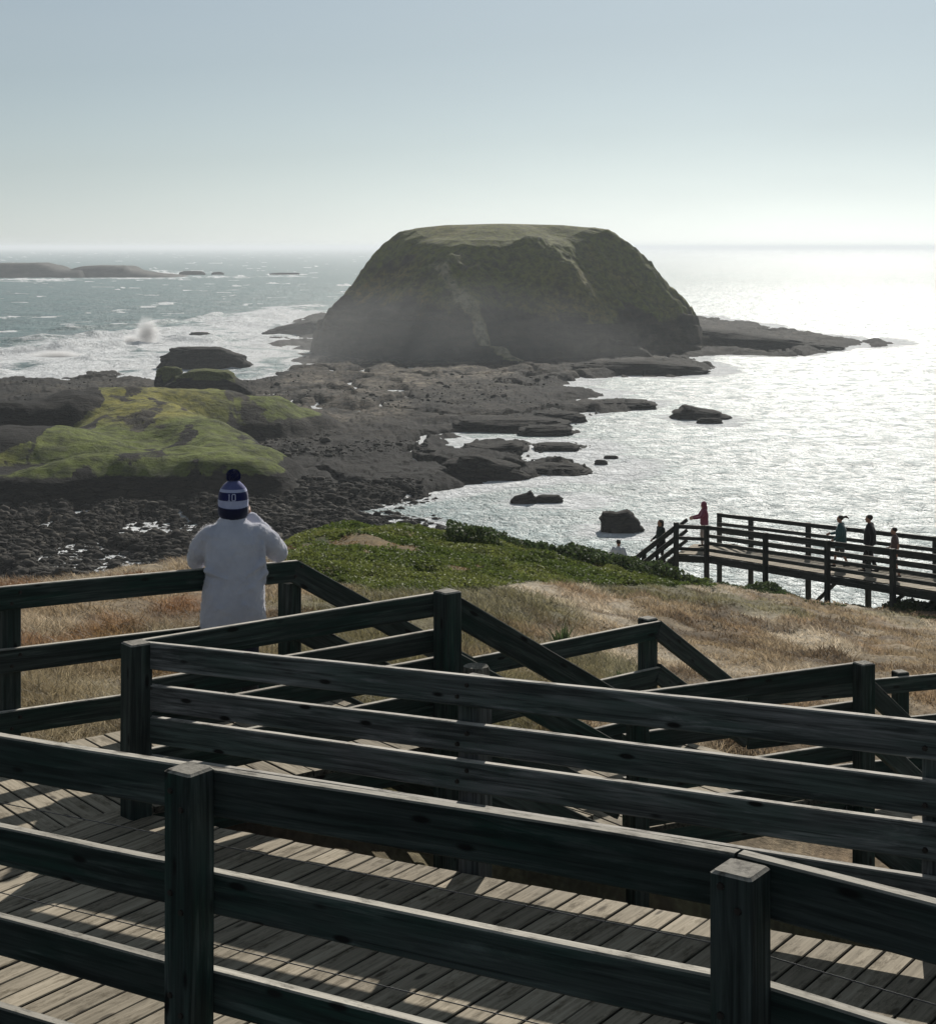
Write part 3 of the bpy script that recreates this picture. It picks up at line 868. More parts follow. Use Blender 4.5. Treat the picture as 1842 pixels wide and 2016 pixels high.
def ground_cover(n):
    px = RNG.uniform(480, 1560, n); Y = RNG.uniform(26, 57, n); X = (px - 921) / F * Y; Z = hground(X, Y)
    gm = green_mask(X, Y, Z); cl = fbm(X * 0.9, Y * 0.7, oct=3, seed=75); br = fbm(X * 0.8 + 40, Y * 0.35, oct=3, seed=37)
    k = (gm > 0.35 + 0.3 * RNG.random(n)) & (cl > -0.55) & (br < 0.20 + 0.12 * RNG.random(n))
    X, Y, Z, cl = X[k], Y[k], Z[k], cl[k]; n = len(X)
    s_ = RNG.uniform(0.02, 0.048, n) * Y / 45
    a = RNG.normal(size=(n, 3)); a[:, 2] *= .6; a /= np.linalg.norm(a, axis=1)[:, None]
    b = np.cross(a, RNG.normal(size=(n, 3))); b /= np.linalg.norm(b, axis=1)[:, None]
    c = np.stack([X, Y, Z + RNG.random(n) * 0.11 * smooth01(cl, -.55, .3) + .01], 1)
    a *= s_[:, None] * 1.3; b *= s_[:, None] * .7
    V = np.stack([c - a, c - b, c + a, c + b], 1).reshape(-1, 3)
    t = smooth01(fbm(X * .5, Y * .3, oct=3, seed=76), -.2, .3)[:, None]
    col = (np.array([[0.115, 0.155, 0.034]]) * (1 - t) + np.array([[0.20, 0.225, 0.062]]) * t) * (1 + RNG.uniform(-.45, .4, (n, 1)))
    o = mesh_obj('ground_cover', V, np.arange(4 * n).reshape(n, 4), M_LEAF, attrs={'col': np.repeat(np.hstack([col, np.ones((n, 1))]), 4, 0)})
    tag(o, 'bright green leafy ground cover on the hump of the headland', 'ground cover', kind='stuff')
ground_cover(420000)

# three spiky tussocks in the dry grass
def tussock(px, Y, h, label):
    X = (px - 921) / F * Y; Z = float(hground(np.array([X]), np.array([Y]))[0])
    n = 160; V = []; Fc = []; C_ = []
    for i in range(n):
        a = random.uniform(0, 6.283); r = abs(random.gauss(0, 0.35)) * h; hh = h * random.uniform(0.5, 1.05); w = 0.012
        x0, y0 = X + random.gauss(0, 0.08) * h, Y + random.gauss(0, 0.08) * h
        tx, ty = math.cos(a) * r, math.sin(a) * r; wx, wy = -math.sin(a) * w, math.cos(a) * w
        o = len(V)
        V += [(x0 - wx, y0 - wy, Z - 0.03), (x0 + wx, y0 + wy, Z - 0.03), (x0 + tx * .5 + wx * .7, y0 + ty * .5 + wy * .7, Z + hh * .65), (x0 + tx * .5 - wx * .7, y0 + ty * .5 - wy * .7, Z + hh * .65), (x0 + tx, y0 + ty, Z + hh)]
        Fc += [(o, o + 1, o + 2), (o, o + 2, o + 3), (o + 3, o + 2, o + 4)]
        g = random.uniform(.6, 1.3); C_ += [(0.09 * g, 0.13 * g, 0.05 * g, 1)] * 5
    q = mesh_obj('grass_tussock', V, np.array(Fc), M_LEAF, attrs={'col': np.array(C_)})
    tag(q, label, 'grass tuft', 'green tussocks in the dry grass')
tussock(1108, 21.5, 0.42, 'tall spiky green tuft in dry grass just above the sloping stair rail')
tussock(1222, 19.0, 0.30, 'small dark green tuft seen under the peaked fence piece')
tussock(1320, 18.6, 0.30, 'bright green tuft right behind the peak of the fence piece')

# ------------------------------------------------------------------ far shore
def sp(px, py): Y = -SEA * F / (py - HZ); return ((px - 921) / F * Y, Y)
COAST = [(-700, 760), (-200, 756), (0, 751), (60, 752), (115, 747), (150, 737), (215, 735), (300, 747), (420, 765), (470, 753), (520, 746), (560, 737), (585, 722), (560, 712), (600, 704), (640, 695),
 (600, 688), (520, 682), (500, 672), (590, 668), (560, 655), (500, 660), (540, 645), (565, 635), (612, 622), (800, 618), (1100, 616), (1365, 622), (1400, 625), (1450, 632), (1530, 648), (1600, 659), (1688, 668),
 (1695, 678), (1640, 690), (1570, 702), (1500, 701), (1420, 699), (1370, 703), (1405, 722), (1385, 735), (1320, 742), (1240, 741), (1170, 744), (1120, 756), (1095, 765), (1150, 768), (1195, 773), (1178, 781),
 (1120, 786), (1090, 797), (1130, 794), (1210, 792), (1296, 792), (1285, 800), (1240, 806), (1180, 812), (1140, 822), (1128, 832), (1090, 836), (1122, 851), (1080, 858), (1010, 852), (930, 852), (900, 862), (884, 880), (892, 893),
 (960, 889), (1010, 900), (1042, 936), (1000, 945), (935, 948), (895, 962), (860, 976), (800, 985), (745, 999), (690, 1008), (760, 1016), (830, 1022), (860, 1034), (860, 1200), (-700, 1200)]
ISLETS = [[(906, 880), (935, 868), (985, 862), (1030, 870), (1046, 880), (1010, 890), (950, 892)], [(1050, 876), (1085, 868), (1130, 872), (1141, 882), (1100, 889), (1060, 887)],
 [(1042, 914), (1080, 906), (1120, 912), (1166, 926), (1140, 935), (1090, 933)], [(1700, 670), (1740, 668), (1757, 676), (1720, 684)]]
def to_world(poly): return np.array([sp(*p) for p in poly])
def sdf(X, Y, poly):
    x0, y0 = poly[:, 0], poly[:, 1]; x1, y1 = np.roll(x0, -1), np.roll(y0, -1)
    out = np.full(X.shape, 1e9); inside = np.zeros(X.shape, bool)
    for a, b, c, d in zip(x0, y0, x1, y1):
        dx, dy = c - a, d - b; q = dx * dx + dy * dy + 1e-9
        t = np.clip(((X - a) * dx + (Y - b) * dy) / q, 0, 1)
        out = np.minimum(out, (X - a - t * dx) ** 2 + (Y - b - t * dy) ** 2)
        if d != b:
            inside ^= ((b > Y) != (d > Y)) & (X < (c - a) * (Y - b) / (d - b) + a)
    out = np.sqrt(out); return np.where(inside, out, -out)
PC = to_world(COAST); PI_ = [to_world(p) for p in ISLETS]
def shore_sdf(X, Y):
    s = sdf(X, Y, PC)
    for p in PI_: s = np.maximum(s, sdf(X, Y, p))
    return s
def P(px, py, Y): return ((px - 921) / F * Y, Y, -(py - HZ) / F * Y)
def ridge(X, Y, pts, wid):
    """height above the sea of a chain of points (x, y, z): falls off with distance"""
    H = np.full(X.shape, -50.0)
    for (a, b, za, wa), (c, d, zc, wc) in zip(pts[:-1], pts[1:]):
        dx, dy = c - a, d - b; q = dx * dx + dy * dy + 1e-9
        t = np.clip(((X - a) * dx + (Y - b) * dy) / q, 0, 1)
        r = np.hypot(X - a - t * dx, Y - b - t * dy)
        w = wa + (wc - wa) * t
        z = (za + (zc - za) * t) - SEA
        H = np.maximum(H, z * (1 - smooth01(r / w, 0.15, 1.0)) - 8 * smooth01(r / w, 0.92, 1.5))
    return H
def smax(a, b, k): return 0.5 * (a + b + np.sqrt((a - b) ** 2 + k * k))
# green knoll ridges: (px, py, Y, width)
def rp(l): return [(*P(a, b, c), w) for a, b, c, w in l]
RIDGES = [
 rp([(-200, 806, 221, 11), (60, 792, 221, 11), (140, 778, 223, 12), (185, 772, 230, 17), (260, 769, 236, 22), (390, 769, 238, 20), (480, 785, 238, 18), (590, 806, 240, 12)]),
 rp([(225, 774, 230, 14), (330, 812, 214, 13), (410, 848, 202, 12), (478, 884, 190, 12)]),
 rp([(90, 915, 178, 8), (180, 902, 181, 12), (270, 896, 183, 15), (400, 899, 182, 14), (478, 908, 180, 10)]),
 rp([(-300, 842, 200, 30), (-60, 842, 199, 28), (60, 850, 197, 24), (150, 868, 194, 18)]),
 rp([(-300, 905, 184, 18), (-60, 912, 181, 16), (90, 922, 178, 12)]),
 rp([(250, 800, 222, 14), (262, 850, 205, 16), (270, 890, 192, 14)]),
]
def hland(X, Y, s):
    wobble = fbm(X * 0.09, Y * 0.05, oct=4, seed=61) * 6
    ss = s + wobble * smooth01(s, -8, 6) + fbm(X * 0.5, Y * 0.3, oct=3, seed=62) * 1.5
    base = np.clip(ss / 5.0, -1.6, 1.0)
    rough = fbm(X * 0.16, Y * 0.10, oct=5, seed=63)
    q_ = (rough + 1) * 4.2; fl = np.floor(q_); ter = (fl + smooth01(q_ - fl, 0.0, 0.16)) / 4.2 - 1.0
    chan = fbm(X * 0.05 + 31, Y * 0.028, oct=4, seed=165)
    h = base * 0.9 + np.where(ss > 0, 1, 0.25) * (1.15 * ter + 0.24 * fbm(X * 0.6, Y * 0.5, oct=4, seed=64) + 0.02)
    h = h - 1.6 * (1 - smooth01(np.abs(chan + 0.05), 0.015, 0.06)) * smooth01(-s, -75, -25) * (s > 0)
    bch = smooth01(-Y, -172, -160) * (s > 0)
    h = h - bch * (1.0 * smooth01(fbm(X * 0.09, Y * 0.07, oct=4, seed=168), 0.10, 0.28) + 0.45)
    hill = np.full(X.shape, -50.0)
    for r in RIDGES: hill = smax(hill, ridge(X, Y, r, 0), 0.9)
    hill = hill - 0.3 + (fbm(X * 0.10, Y * 0.10, oct=5, seed=66) * 1.4 + 0.4 - 1.0 * np.abs(fbm(X * 0.06, Y * 0.05, oct=4, seed=166))) * smooth01(hill, 1, 4)
    # steep crumbling foot
    hill = np.where(hill > 0, hill, hill)
    step = smooth01(hill, 0.7, 2.6) * np.maximum(hill, 0) - 4 * (1 - smooth01(hill, 0.0, 0.9))
    g = smooth01(hill, 2.2, 3.6)
    return SEA + smax(h, step, 0.3), g, hill
nc, nr = 760, 330
px = np.linspace(-330, 1960, nc); py = np.concatenate([np.linspace(602, 760, 130, endpoint=False), np.linspace(760, 1190, nr - 130)])
PXX, PYY = np.meshgrid(px, py)
Yf = (-SEA * F / (PYY - HZ)).ravel(); Xf = (PXX.ravel() - 921) / F * Yf
sF = shore_sdf(Xf, Yf)
Zf, gF, hillF = hland(Xf, Yf, sF)
gn = fbm(Xf * 0.07, Yf * 0.07, oct=4, seed=67)
# slope from neighbours
Zg = Zf.reshape(nr, nc); Yg = Yf.reshape(nr, nc); Xg = Xf.reshape(nr, nc)
dzy = np.abs(np.gradient(Zg, axis=0) / np.gradient(Yg, axis=0)); dzx = np.abs(np.gradient(Zg, axis=1) / np.gradient(Xg, axis=1))
slope = np.hypot(dzx, dzy).ravel()
cov = gF * (1 - smooth01(slope + gn * 0.2, 0.85, 1.2)) * (1 - 0.6 * smooth01(fbm(Xf * 0.30 + 5, Yf * 0.16, oct=5, seed=69), 0.02, 0.30))
flatg = smooth01(gn, 0.1, 0.5) * smooth01(sF, 10, 25) * (PYY.ravel() < 830) * (PYY.ravel() > 700) * 0.28
green = np.array([0.130, 0.160, 0.026]); yel = np.array([0.27, 0.25, 0.050])
PXf, PYf = PXX.ravel(), PYY.ravel()
def patch(poly, soft):
    return smooth01(sdf(PXf + fbm(Xf * .2, Yf * .1, oct=3, seed=171) * 25, PYf + fbm(Xf * .15, Yf * .12, oct=3, seed=172) * 9, np.array(poly, float)), -soft, soft)
tone = 0.62 + 0.5 * fbm(Xf * 0.06, Yf * 0.035, oct=4, seed=173)
darkp = np.maximum(patch([(-330, 806), (60, 800), (140, 792), (205, 800), (225, 850), (205, 882), (120, 905), (70, 950), (-330, 1010)], 6), patch([(-330, 915), (90, 922), (180, 935), (480, 918), (560, 888), (880, 880), (1050, 900), (1050, 950), (900, 962), (740, 1000), (480, 1003), (-330, 1010)], 7))  # left knoll slope: its shade painted into the tone; the rest dark wet rock
tanp = np.maximum(patch([(560, 735), (640, 705), (1000, 728), (1010, 752), (800, 775), (560, 770)], 8), 0.7 * patch([(600, 785), (780, 775), (800, 830), (640, 850), (560, 830)], 14))
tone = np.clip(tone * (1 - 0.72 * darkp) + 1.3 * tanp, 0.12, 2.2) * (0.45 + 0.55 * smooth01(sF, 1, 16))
gdark = patch([(-330, 806), (60, 800), (140, 792), (205, 800), (225, 850), (205, 882), (120, 905), (70, 950), (-330, 1010)], 6)  # same slope with the painted shade, kept free of turf colour
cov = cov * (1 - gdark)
t_ = smooth01(fbm(Xf * 0.05 + 9, Yf * 0.05, oct=3, seed=68), -0.15, 0.4)[:, None]
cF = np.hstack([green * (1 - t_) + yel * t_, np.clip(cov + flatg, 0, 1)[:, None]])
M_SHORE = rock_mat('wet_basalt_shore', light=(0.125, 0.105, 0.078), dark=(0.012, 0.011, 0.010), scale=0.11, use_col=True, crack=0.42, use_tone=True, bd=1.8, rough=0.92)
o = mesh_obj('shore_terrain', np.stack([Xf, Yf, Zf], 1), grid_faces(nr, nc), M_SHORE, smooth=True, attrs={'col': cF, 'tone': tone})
tag(o, kind='structure')

# boulders scattered over the shore (stuff)
def rubble(n, name, label):
    px = RNG.uniform(-200, 1300, n); py = 1150 - (1150 - 740) * RNG.random(n) ** 1.5
    k = RNG.random(n) < np.interp(py, [740, 900, 960, 1150], [0.10, .22, .6, 1])
    px, py = px[k], py[k]
    Y = -SEA * F / (py - HZ); X = (px - 921) / F * Y
    s = shore_sdf(X, Y); z, g, hh = hland(X, Y, s)
    k = (s > -2.5) & (g < 0.15) & (hh < 1.5) & (fbm(X * 0.08, Y * 0.06, oct=3, seed=81) > np.where(py < 960, 0.05, -0.45))
    X, Y, z = X[k], Y[k], z[k]; n = len(X)
    bm = bmesh.new(); bmesh.ops.create_icosphere(bm, subdivisions=1, radius=1)
    base = np.array([v.co[:] for v in bm.verts]); fc = np.array([[v.index for v in f.verts] for f in bm.faces]); bm.free()
    nv = len(base)
    sz = RNG.uniform(0.05, 0.15, n) * (1 + 2.6 * (RNG.random(n) < 0.05) + 0.9 * (RNG.random(n) < 0.2)) * np.interp(Y, [150, 230, 320], [1, 1.15, 1.3])
    sc = sz[:, None] * np.stack([RNG.uniform(.8, 1.5, n), RNG.uniform(.8, 1.4, n), RNG.uniform(.45, .85, n)], 1)
    V = base[None] * (1 + RNG.uniform(-.38, .30, (n, nv, 1)))
    V = V * sc[:, None, :]
    a = RNG.uniform(0, 6.28, n); ca, sa = np.cos(a)[:, None], np.sin(a)[:, None]
    V = np.stack([V[..., 0] * ca - V[..., 1] * sa, V[..., 0] * sa + V[..., 1] * ca, V[..., 2]], -1)
    V = V + np.stack([X, Y, np.maximum(z, SEA - .1) + sz * 0.15], 1)[:, None]
    Fc = (fc[None] + (np.arange(n) * nv)[:, None, None]).reshape(-1, 3)
    o = mesh_obj(name, V.reshape(-1, 3), Fc, M_BOULDER)
    tag(o, label, 'rocks', kind='stuff')
M_BOULDER = rock_mat('dark_boulder', light=(0.075, 0.066, 0.054), dark=(0.012, 0.011, 0.010), scale=0.2, bd=0.15, rough=0.92)
rubble(190000, 'rubble', 'dark wet boulders strewn over the beach and rock platform')

# ------------------------------------------------------------------ the big flat-topped island
IC = ((988 - 921) / F * 438.0, 438.0)
def island_r(ang):  # footprint radius by direction
    return 49.5 + 2.5 * np.sin(ang * 2 + 0.6) + 2.2 * np.sin(ang * 3 + 1.0) + fbm(np.cos(ang) * 2.2, np.sin(ang) * 2.2, oct=3, seed=91) * 4.5
PR = [(0, 33.0), (0.30, 32.6), (0.46, 31.8), (0.53, 30.4), (0.62, 26.0), (0.72, 20.6), (0.82, 15.4), (0.90, 11.4), (0.955, 8.4), (0.975, 5.5), (0.99, 2.2), (1.0, 1.0), (1.06, 0.2), (1.12, -1.5), (1.26, -3)]
na, nrr = 620, 230
ang = np.linspace(0, 2 * np.pi, na, endpoint=True); rho = np.concatenate([np.linspace(0, 0.45, 40, endpoint=False), np.linspace(0.45, 1.26, nrr - 40)])
A_, Rr = np.meshgrid(ang, rho); A_ = A_.ravel(); Rr = Rr.ravel()
rad = island_r(A_); rad = rad * np.where(np.sin(A_) < 0, 1.0, 0.95)
Xi = IC[0] + Rr * rad * np.cos(A_); Yi = IC[1] + Rr * rad * np.sin(A_) * 0.95
h = np.interp(Rr, [a for a, b in PR], [b for a, b in PR])
mid = smooth01(Rr, 0.4, 0.7) * (1 - smooth01(Rr, 1.0, 1.08))
# buttresses and gullies running down the slope
bt = fbm(np.cos(A_) * 3.2, np.sin(A_) * 3.2, Rr * 1.5, oct=4, seed=92)
gul = np.abs(fbm(np.cos(A_) * 5.0 + 3, np.sin(A_) * 5.0, Rr * 0.8, oct=4, seed=192))
h = h + mid * (0.8 - gul * 4.0)
h = h + mid * (bt * 4.0 + fbm(Xi * 0.09, Yi * 0.09, oct=4, seed=93) * 2.0)
def spur(a0, r0, a1, r1, wid, amp):
    x0, y0 = IC[0] + r0 * 50 * math.cos(a0), IC[1] + r0 * 48 * math.sin(a0); x1, y1 = IC[0] + r1 * 50 * math.cos(a1), IC[1] + r1 * 48 * math.sin(a1)
    dx, dy = x1 - x0, y1 - y0
    t = np.clip(((Xi - x0) * dx + (Yi - y0) * dy) / (dx * dx + dy * dy), 0, 1)
    r = np.hypot(Xi - x0 - t * dx, Yi - y0 - t * dy)
    return amp * np.exp(-(r / (wid * (0.7 + 0.7 * t))) ** 2) * (0.5 + 0.5 * t)
def pline(pts):
    best = np.full(Xi.shape, 1e9); par = np.zeros(Xi.shape); m_ = len(pts) - 1
    for k_, ((a, b), (c, d)) in enumerate(zip(pts[:-1], pts[1:])):
        dx, dy = c - a, d - b; t = np.clip(((Xi - a) * dx + (Yi - b) * dy) / (dx * dx + dy * dy), 0, 1)
        r = np.hypot(Xi - a - t * dx, Yi - b - t * dy); q_ = r < best; best[q_] = r[q_]; par[q_] = ((k_ + t) / m_)[q_]
    return best, par
wv = fbm(Xi * .12, Yi * .12, oct=3, seed=198) * 1.5
r1, p1_ = pline([(-10.5, 412), (-5.2, 399), (-1.4, 393), (6.5, 386), (14, 377), (20, 370)])
r2, p2_ = pline([(10, 417), (18, 410), (26.5, 404), (42, 397)])
r3, p3_ = pline([(-38, 425), (-30, 408), (-24, 398)])
h = h + smooth01(p1_, 0, .3) * (1.5 + 4.0 * p1_) * np.exp(-(r1 / (2.6 + 4.5 * p1_)) ** 2)
h = h + 4.0 * smooth01(p2_, 0, .25) * np.exp(-(r2 / 5.5) ** 2) + 2.5 * smooth01(p3_, 0, .25) * np.exp(-(r3 / 5.0) ** 2)
front = smooth01(-np.sin(A_), 0.1, 0.8)
h = h - front * 3.2 * smooth01(Rr, 0.10, 0.48) * (1 - smooth01(Rr, 0.55, 0.8))
track = np.exp(-((r1 + wv * .4) / (0.9 + 1.3 * p1_)) ** 2) * smooth01(p1_, .02, .12) * (0.75 + 0.9 * smooth01(fbm(Xi * .35, Yi * .35, oct=3, seed=98), -.25, .3)) + 0.5 * np.exp(-((r2 + wv * .4) / 1.1) ** 2) * smooth01(p2_, .3, .5) * smooth01(fbm(Xi * .2, Yi * .2, oct=3, seed=99), -.1, .3)
h = h + (fbm(Xi * 0.4, Yi * 0.4, h * 0.4, oct=4, seed=94)) * 1.3 * smooth01(Rr, 0.45, 0.7) * (1 - smooth01(Rr, 1.05, 1.15))
# rock ledges in the lower cliff
hl = np.where(h < 11, h + 0.55 * np.sin(h * 2.3 + fbm(Xi * .05, Yi * .05, oct=2, seed=95) * 4), h)
Zi = SEA + hl
gs = smooth01(h + fbm(Xi * .08, Yi * .08, oct=3, seed=96) * 5, 6, 15) * (0.54 + 0.46 * np.maximum(smooth01(h, 24, 28.5), smooth01(Xi, 20, 45) * .6))
gi = np.array([0.135, 0.138, 0.022]); bi = np.array([0.21, 0.155, 0.045])
t_ = smooth01(fbm(Xi * .06, Yi * .06, Zi * .06, oct=4, seed=97), -0.2, 0.35)[:, None]
tk = np.clip(track, 0, 1)[:, None]
ci = np.hstack([(gi * (1 - t_) + bi * t_) * (1 - tk) + np.array([0.34, 0.29, 0.19]) * tk, np.maximum(gs, tk[:, 0])[:, None]])
M_ISL = rock_mat('island_rock_and_turf', light=(0.082, 0.067, 0.044), dark=(0.018, 0.016, 0.011), scale=0.12, use_col=True, bd=0.9, rough=0.9, cscale=0.12)
o = mesh_obj('island', np.stack([Xi, Yi, Zi], 1), grid_faces(nrr, na), M_ISL, smooth=True, attrs={'col': ci})
bm = bmesh.new(); bm.from_mesh(o.data); bmesh.ops.remove_doubles(bm, verts=bm.verts, dist=1e-3); bmesh.ops.recalc_face_normals(bm, faces=bm.faces); bm.to_mesh(o.data); bm.free()
tag(o, 'large flat-topped grassy island with dark cliffs in the centre of the view', 'island', kind='structure')

# ------------------------------------------------------------------ rocks standing in the sea (each a thing)
def rock(name, label, pb, wpx, hpx, dratio=0.7, seed=0, flat_top=0.0, mat=None, green=0.0, prof=None, tilt=0.0, group=None, res=5):
    """pb: photo position of the centre of the waterline"""
    Yc = -SEA * F / (pb[1] - HZ); s = F / Yc; Xc = (pb[0] - 921) / s
    w = wpx / s / 2; hh = hpx / s; dpt = w * dratio
    bm = bmesh.new(); bmesh.ops.create_icosphere(bm, subdivisions=res, radius=1)
    v = np.array([q.co[:] for q in bm.verts]); fcs = np.array([[q.index for q in f.verts] for f in bm.faces]); bm.free()
    n1 = fbm(v[:, 0] * 1.7 + seed, v[:, 1] * 1.7, v[:, 2] * 1.7, oct=4, seed=seed)
    n2 = fbm(v[:, 0] * 5 + seed, v[:, 1] * 5, v[:, 2] * 9, oct=4, seed=seed + 5)
    k = 1 + 0.22 * n1 + 0.17 * n2
    x, y, z = v[:, 0] * k, v[:, 1] * k, v[:, 2] * k
    # squarer plan and steeper flanks
    e = 0.62
    x, y = np.sign(x) * np.abs(x) ** e, np.sign(y) * np.abs(y) ** e
    zt = np.where(z > 0, z ** (0.75 - 0.45 * flat_top), z)
    if prof: zt = zt * np.interp(x, [p[0] for p in prof], [p[1] for p in prof])
    zt = zt + tilt * x * (zt > 0)
    lay = 0.06 * np.sin(zt * 14 + n1 * 3); x = x * (1 + lay * (zt > 0)); y = y * (1 + lay * (zt > 0))
    V = np.stack([Xc + x * w, Yc + dpt * 0.8 + y * dpt, SEA + np.where(zt > 0, zt * hh, zt * 1.0)], 1)
    gcol = np.tile([0.12, 0.135, 0.035, 0.0], (len(V), 1)); gcol[:, 3] = green * smooth01(zt + 0.3 * n1, 0.6, 0.85)
    o = mesh_obj(name, V, fcs, mat or M_SROCK, smooth=False, attrs={'col': gcol})
    tag(o, label, 'rock', group)
    return o
M_SROCK = rock_mat('sea_rock', light=(0.046, 0.041, 0.033), dark=(0.010, 0.0095, 0.009), scale=0.8, crack=0.6, use_col=True, bd=0.5, rough=0.95)
GR = 'rocks standing in the sea'
rock('sea_rock', 'big flat-topped brown rock in white surf left of the island', (402, 727), 172, 42, 0.5, 3, 0.85, prof=[(-1, .8), (-.8, 1), (0.2, 1), (0.7, .75), (1, .5)], group=GR)
rock('sea_rock', 'square dark block of rock standing in glittering water left of the distant stairs', (1224, 1049), 84, 40, 0.8, 8, 0.8, prof=[(-1, .95), (-.6, 1.0), (-.2, .9), (.3, 1.02), (.62, .82), (.8, .55), (1, .3)], group=GR)
rock('sea_rock', 'low grey rock shaped like a wedge with a hump, above the square block', (1030, 992), 52, 20, 0.6, 11, 0.3, prof=[(-1, .6), (0.2, .9), (.6, 1.3), (1, .7)], group=GR)
rock('sea_rock', 'flat slab of rock touching the right side of the wedge-shaped one', (1080, 990), 58, 13, 0.6, 12, 0.4, group=GR)
rock('sea_rock', 'long jagged rock alone in the bright water right of the causeway', (1385, 826), 112, 22, 0.8, 14, 0.2, prof=[(-1, .9), (-.5, 1.2), (0, .8), (0.5, .7), (1, .3)], group=GR)
rock('sea_rock', 'small rock just in front of the long jagged one', (1398, 834), 50, 10, 0.6, 15, 0.2, group=GR)
rock('sea_rock', 'small flat rock pair out in the water, left piece', (1183, 915), 26, 9, 0.7, 16, 0.3, group=GR)
rock('sea_rock', 'small flat rock pair out in the water, right and farther piece', (1203, 904), 28, 6, 0.7, 17, 0.3, group=GR)
rock('sea_rock', 'dark layered rock at the end of the low shelf with a pool behind it', (955, 945), 168, 46, 0.7, 18, 0.5, prof=[(-1, .9), (-.2, 1), (.3, .7), (.8, .5), (1, .2)], group=GR)
rock('sea_rock', 'thin dark rock awash in the left surf', (182, 731), 44, 9, 0.6, 19, 0.3, group=GR)
rock('sea_rock', 'small rock awash in white foam just right of the breaking wave', (392, 662), 40, 8, 0.6, 20, 0.3, group=GR)
rock('shore_outcrop', 'square rock tower with a green grass top behind the green knoll', (330, 790), 56, 66, 0.8, 23, 0.9, green=1.0, res=5)
rock('shore_outcrop', 'long dark rock bluff with a green back behind the green knoll', (412, 802), 176, 72, 0.6, 24, 0.7, green=1.0, prof=[(-1, .9), (-.2, 1), (.3, .95), (.8, .6), (1, .45)], res=5)
rock('shore_ledge', 'dark ledge at the left end of the island’s foot beside the surf', (575, 662), 120, 30, 0.7, 25, 0.6, prof=[(-1, .4), (0, .8), (1, 1.1)])
rock('shore_ledge', 'dark low ledge at the right front foot of the island, water lapping it', (1265, 738), 270, 26, 0.5, 26, 0.7, prof=[(-1, .9), (0, 1), (.6, .8), (1, .4)])
rock('shore_ledge', 'long low ledge running out to the right from the island into bright water', (1500, 690), 330, 44, 0.6, 27, 0.4, prof=[(-1, 1.1), (-.3, .8), (.4, .45), (1, .2)])
rock('shore_ledge', 'rock shelf with a sunlit top right of the middle of the causeway', (1010, 850), 230, 22, 0.6, 28, 0.7)

rock('shore_ledge', 'low broken ledge in the cove nearest the tip of the dark layered rock', (1104, 934), 120, 16, 0.9, 41, 0.3, prof=[(-1, .7), (-.3, 1), (.5, .8), (1, .3)])
rock('shore_ledge', 'small flat ledge in the cove just above the low broken one', (1096, 888), 90, 12, 0.9, 42, 0.5)
rock('shore_ledge', 'flat ledge with an uneven top between the causeway and the small flat one', (978, 891), 130, 18, 0.9, 43, 0.4, prof=[(-1, .8), (-.3, .6), (.5, 1), (1, .6)])
rock('shore_ledge', 'thin pale ledge reaching right from the causeway into the bright water', (1230, 806), 130, 14, 0.9, 44, 0.5)
rock('shore_ledge', 'dark ledge below the thin pale one, water on three sides', (1100, 832), 110, 18, 0.8, 45, 0.5)
rock('shore_ledge', 'dark ledge with stepped front at the right rim of the causeway', (1075, 858), 110, 17, 0.8, 46, 0.4)

# low islands near the horizon
def low_island(label, pts, basepy, dep, seed):
    Yb = -SEA * F / (basepy - HZ); s = F / Yb
    xs = np.linspace(pts[0][0], pts[-1][0], 120); top = np.interp(xs, [p[0] for p in pts], [p[1] for p in pts])
    X = (xs - 921) / s; H = (basepy - top) / s; H = np.maximum(H + fbm(xs * .15, xs * 0 + seed, oct=3, seed=seed) * 0.35, 0.2)
    prof = [(0, -2), (0.02, 0.0), (0.10, .62), (0.16, .95), (.3, 1), (.7, 1), (.85, .9), (1, -2)]
    V = []
    for f, k in prof:
        for i in range(120):
            edge = min(1, (i + .5) / 3, (120 - i - .5) / 3)
            nn = float(0)
            V.append((X[i], Yb + f * dep, SEA + (H[i] * k * edge if k > 0 else k)))
    V = np.array(V); V[:, 1] += fbm(V[:, 0] * .03, V[:, 1] * .001, oct=3, seed=seed + 2) * 10
    o = mesh_obj('island', V, grid_faces(len(prof), 120), M_LOWI, smooth=False)
    tag(o, label, 'island', kind='structure')
M_LOWI = rock_mat('distant_island_rock', light=(0.105, 0.10, 0.085), dark=(0.04, 0.038, 0.034), scale=0.05, bd=1.0, rough=0.9)
low_island('low flat island at the left edge near the horizon', [(-260, 519), (20, 518), (60, 518), (90, 524), (104, 531), (120, 532), (160, 532)], 547, 90, 3)
low_island('second low flat island left near the horizon', [(125, 531), (150, 524), (170, 523), (235, 524), (248, 532), (280, 538), (330, 543), (345, 545)], 546.5, 90, 5)
rock('sea_rock', 'tiny rock far out left of the island, near the low islands', (376, 541), 50, 8, 0.5, 31, 0.4, group=GR, res=3)
rock('sea_rock', 'tiny rock awash far out right of the low islands', (428, 541), 24, 6, 0.5, 32, 0.4, group=GR, res=3)
rock('sea_rock', 'thin dark reef line far out between the low islands and the big island', (560, 540.5), 60, 4, 0.4, 33, 0.4, group=GR, res=3)

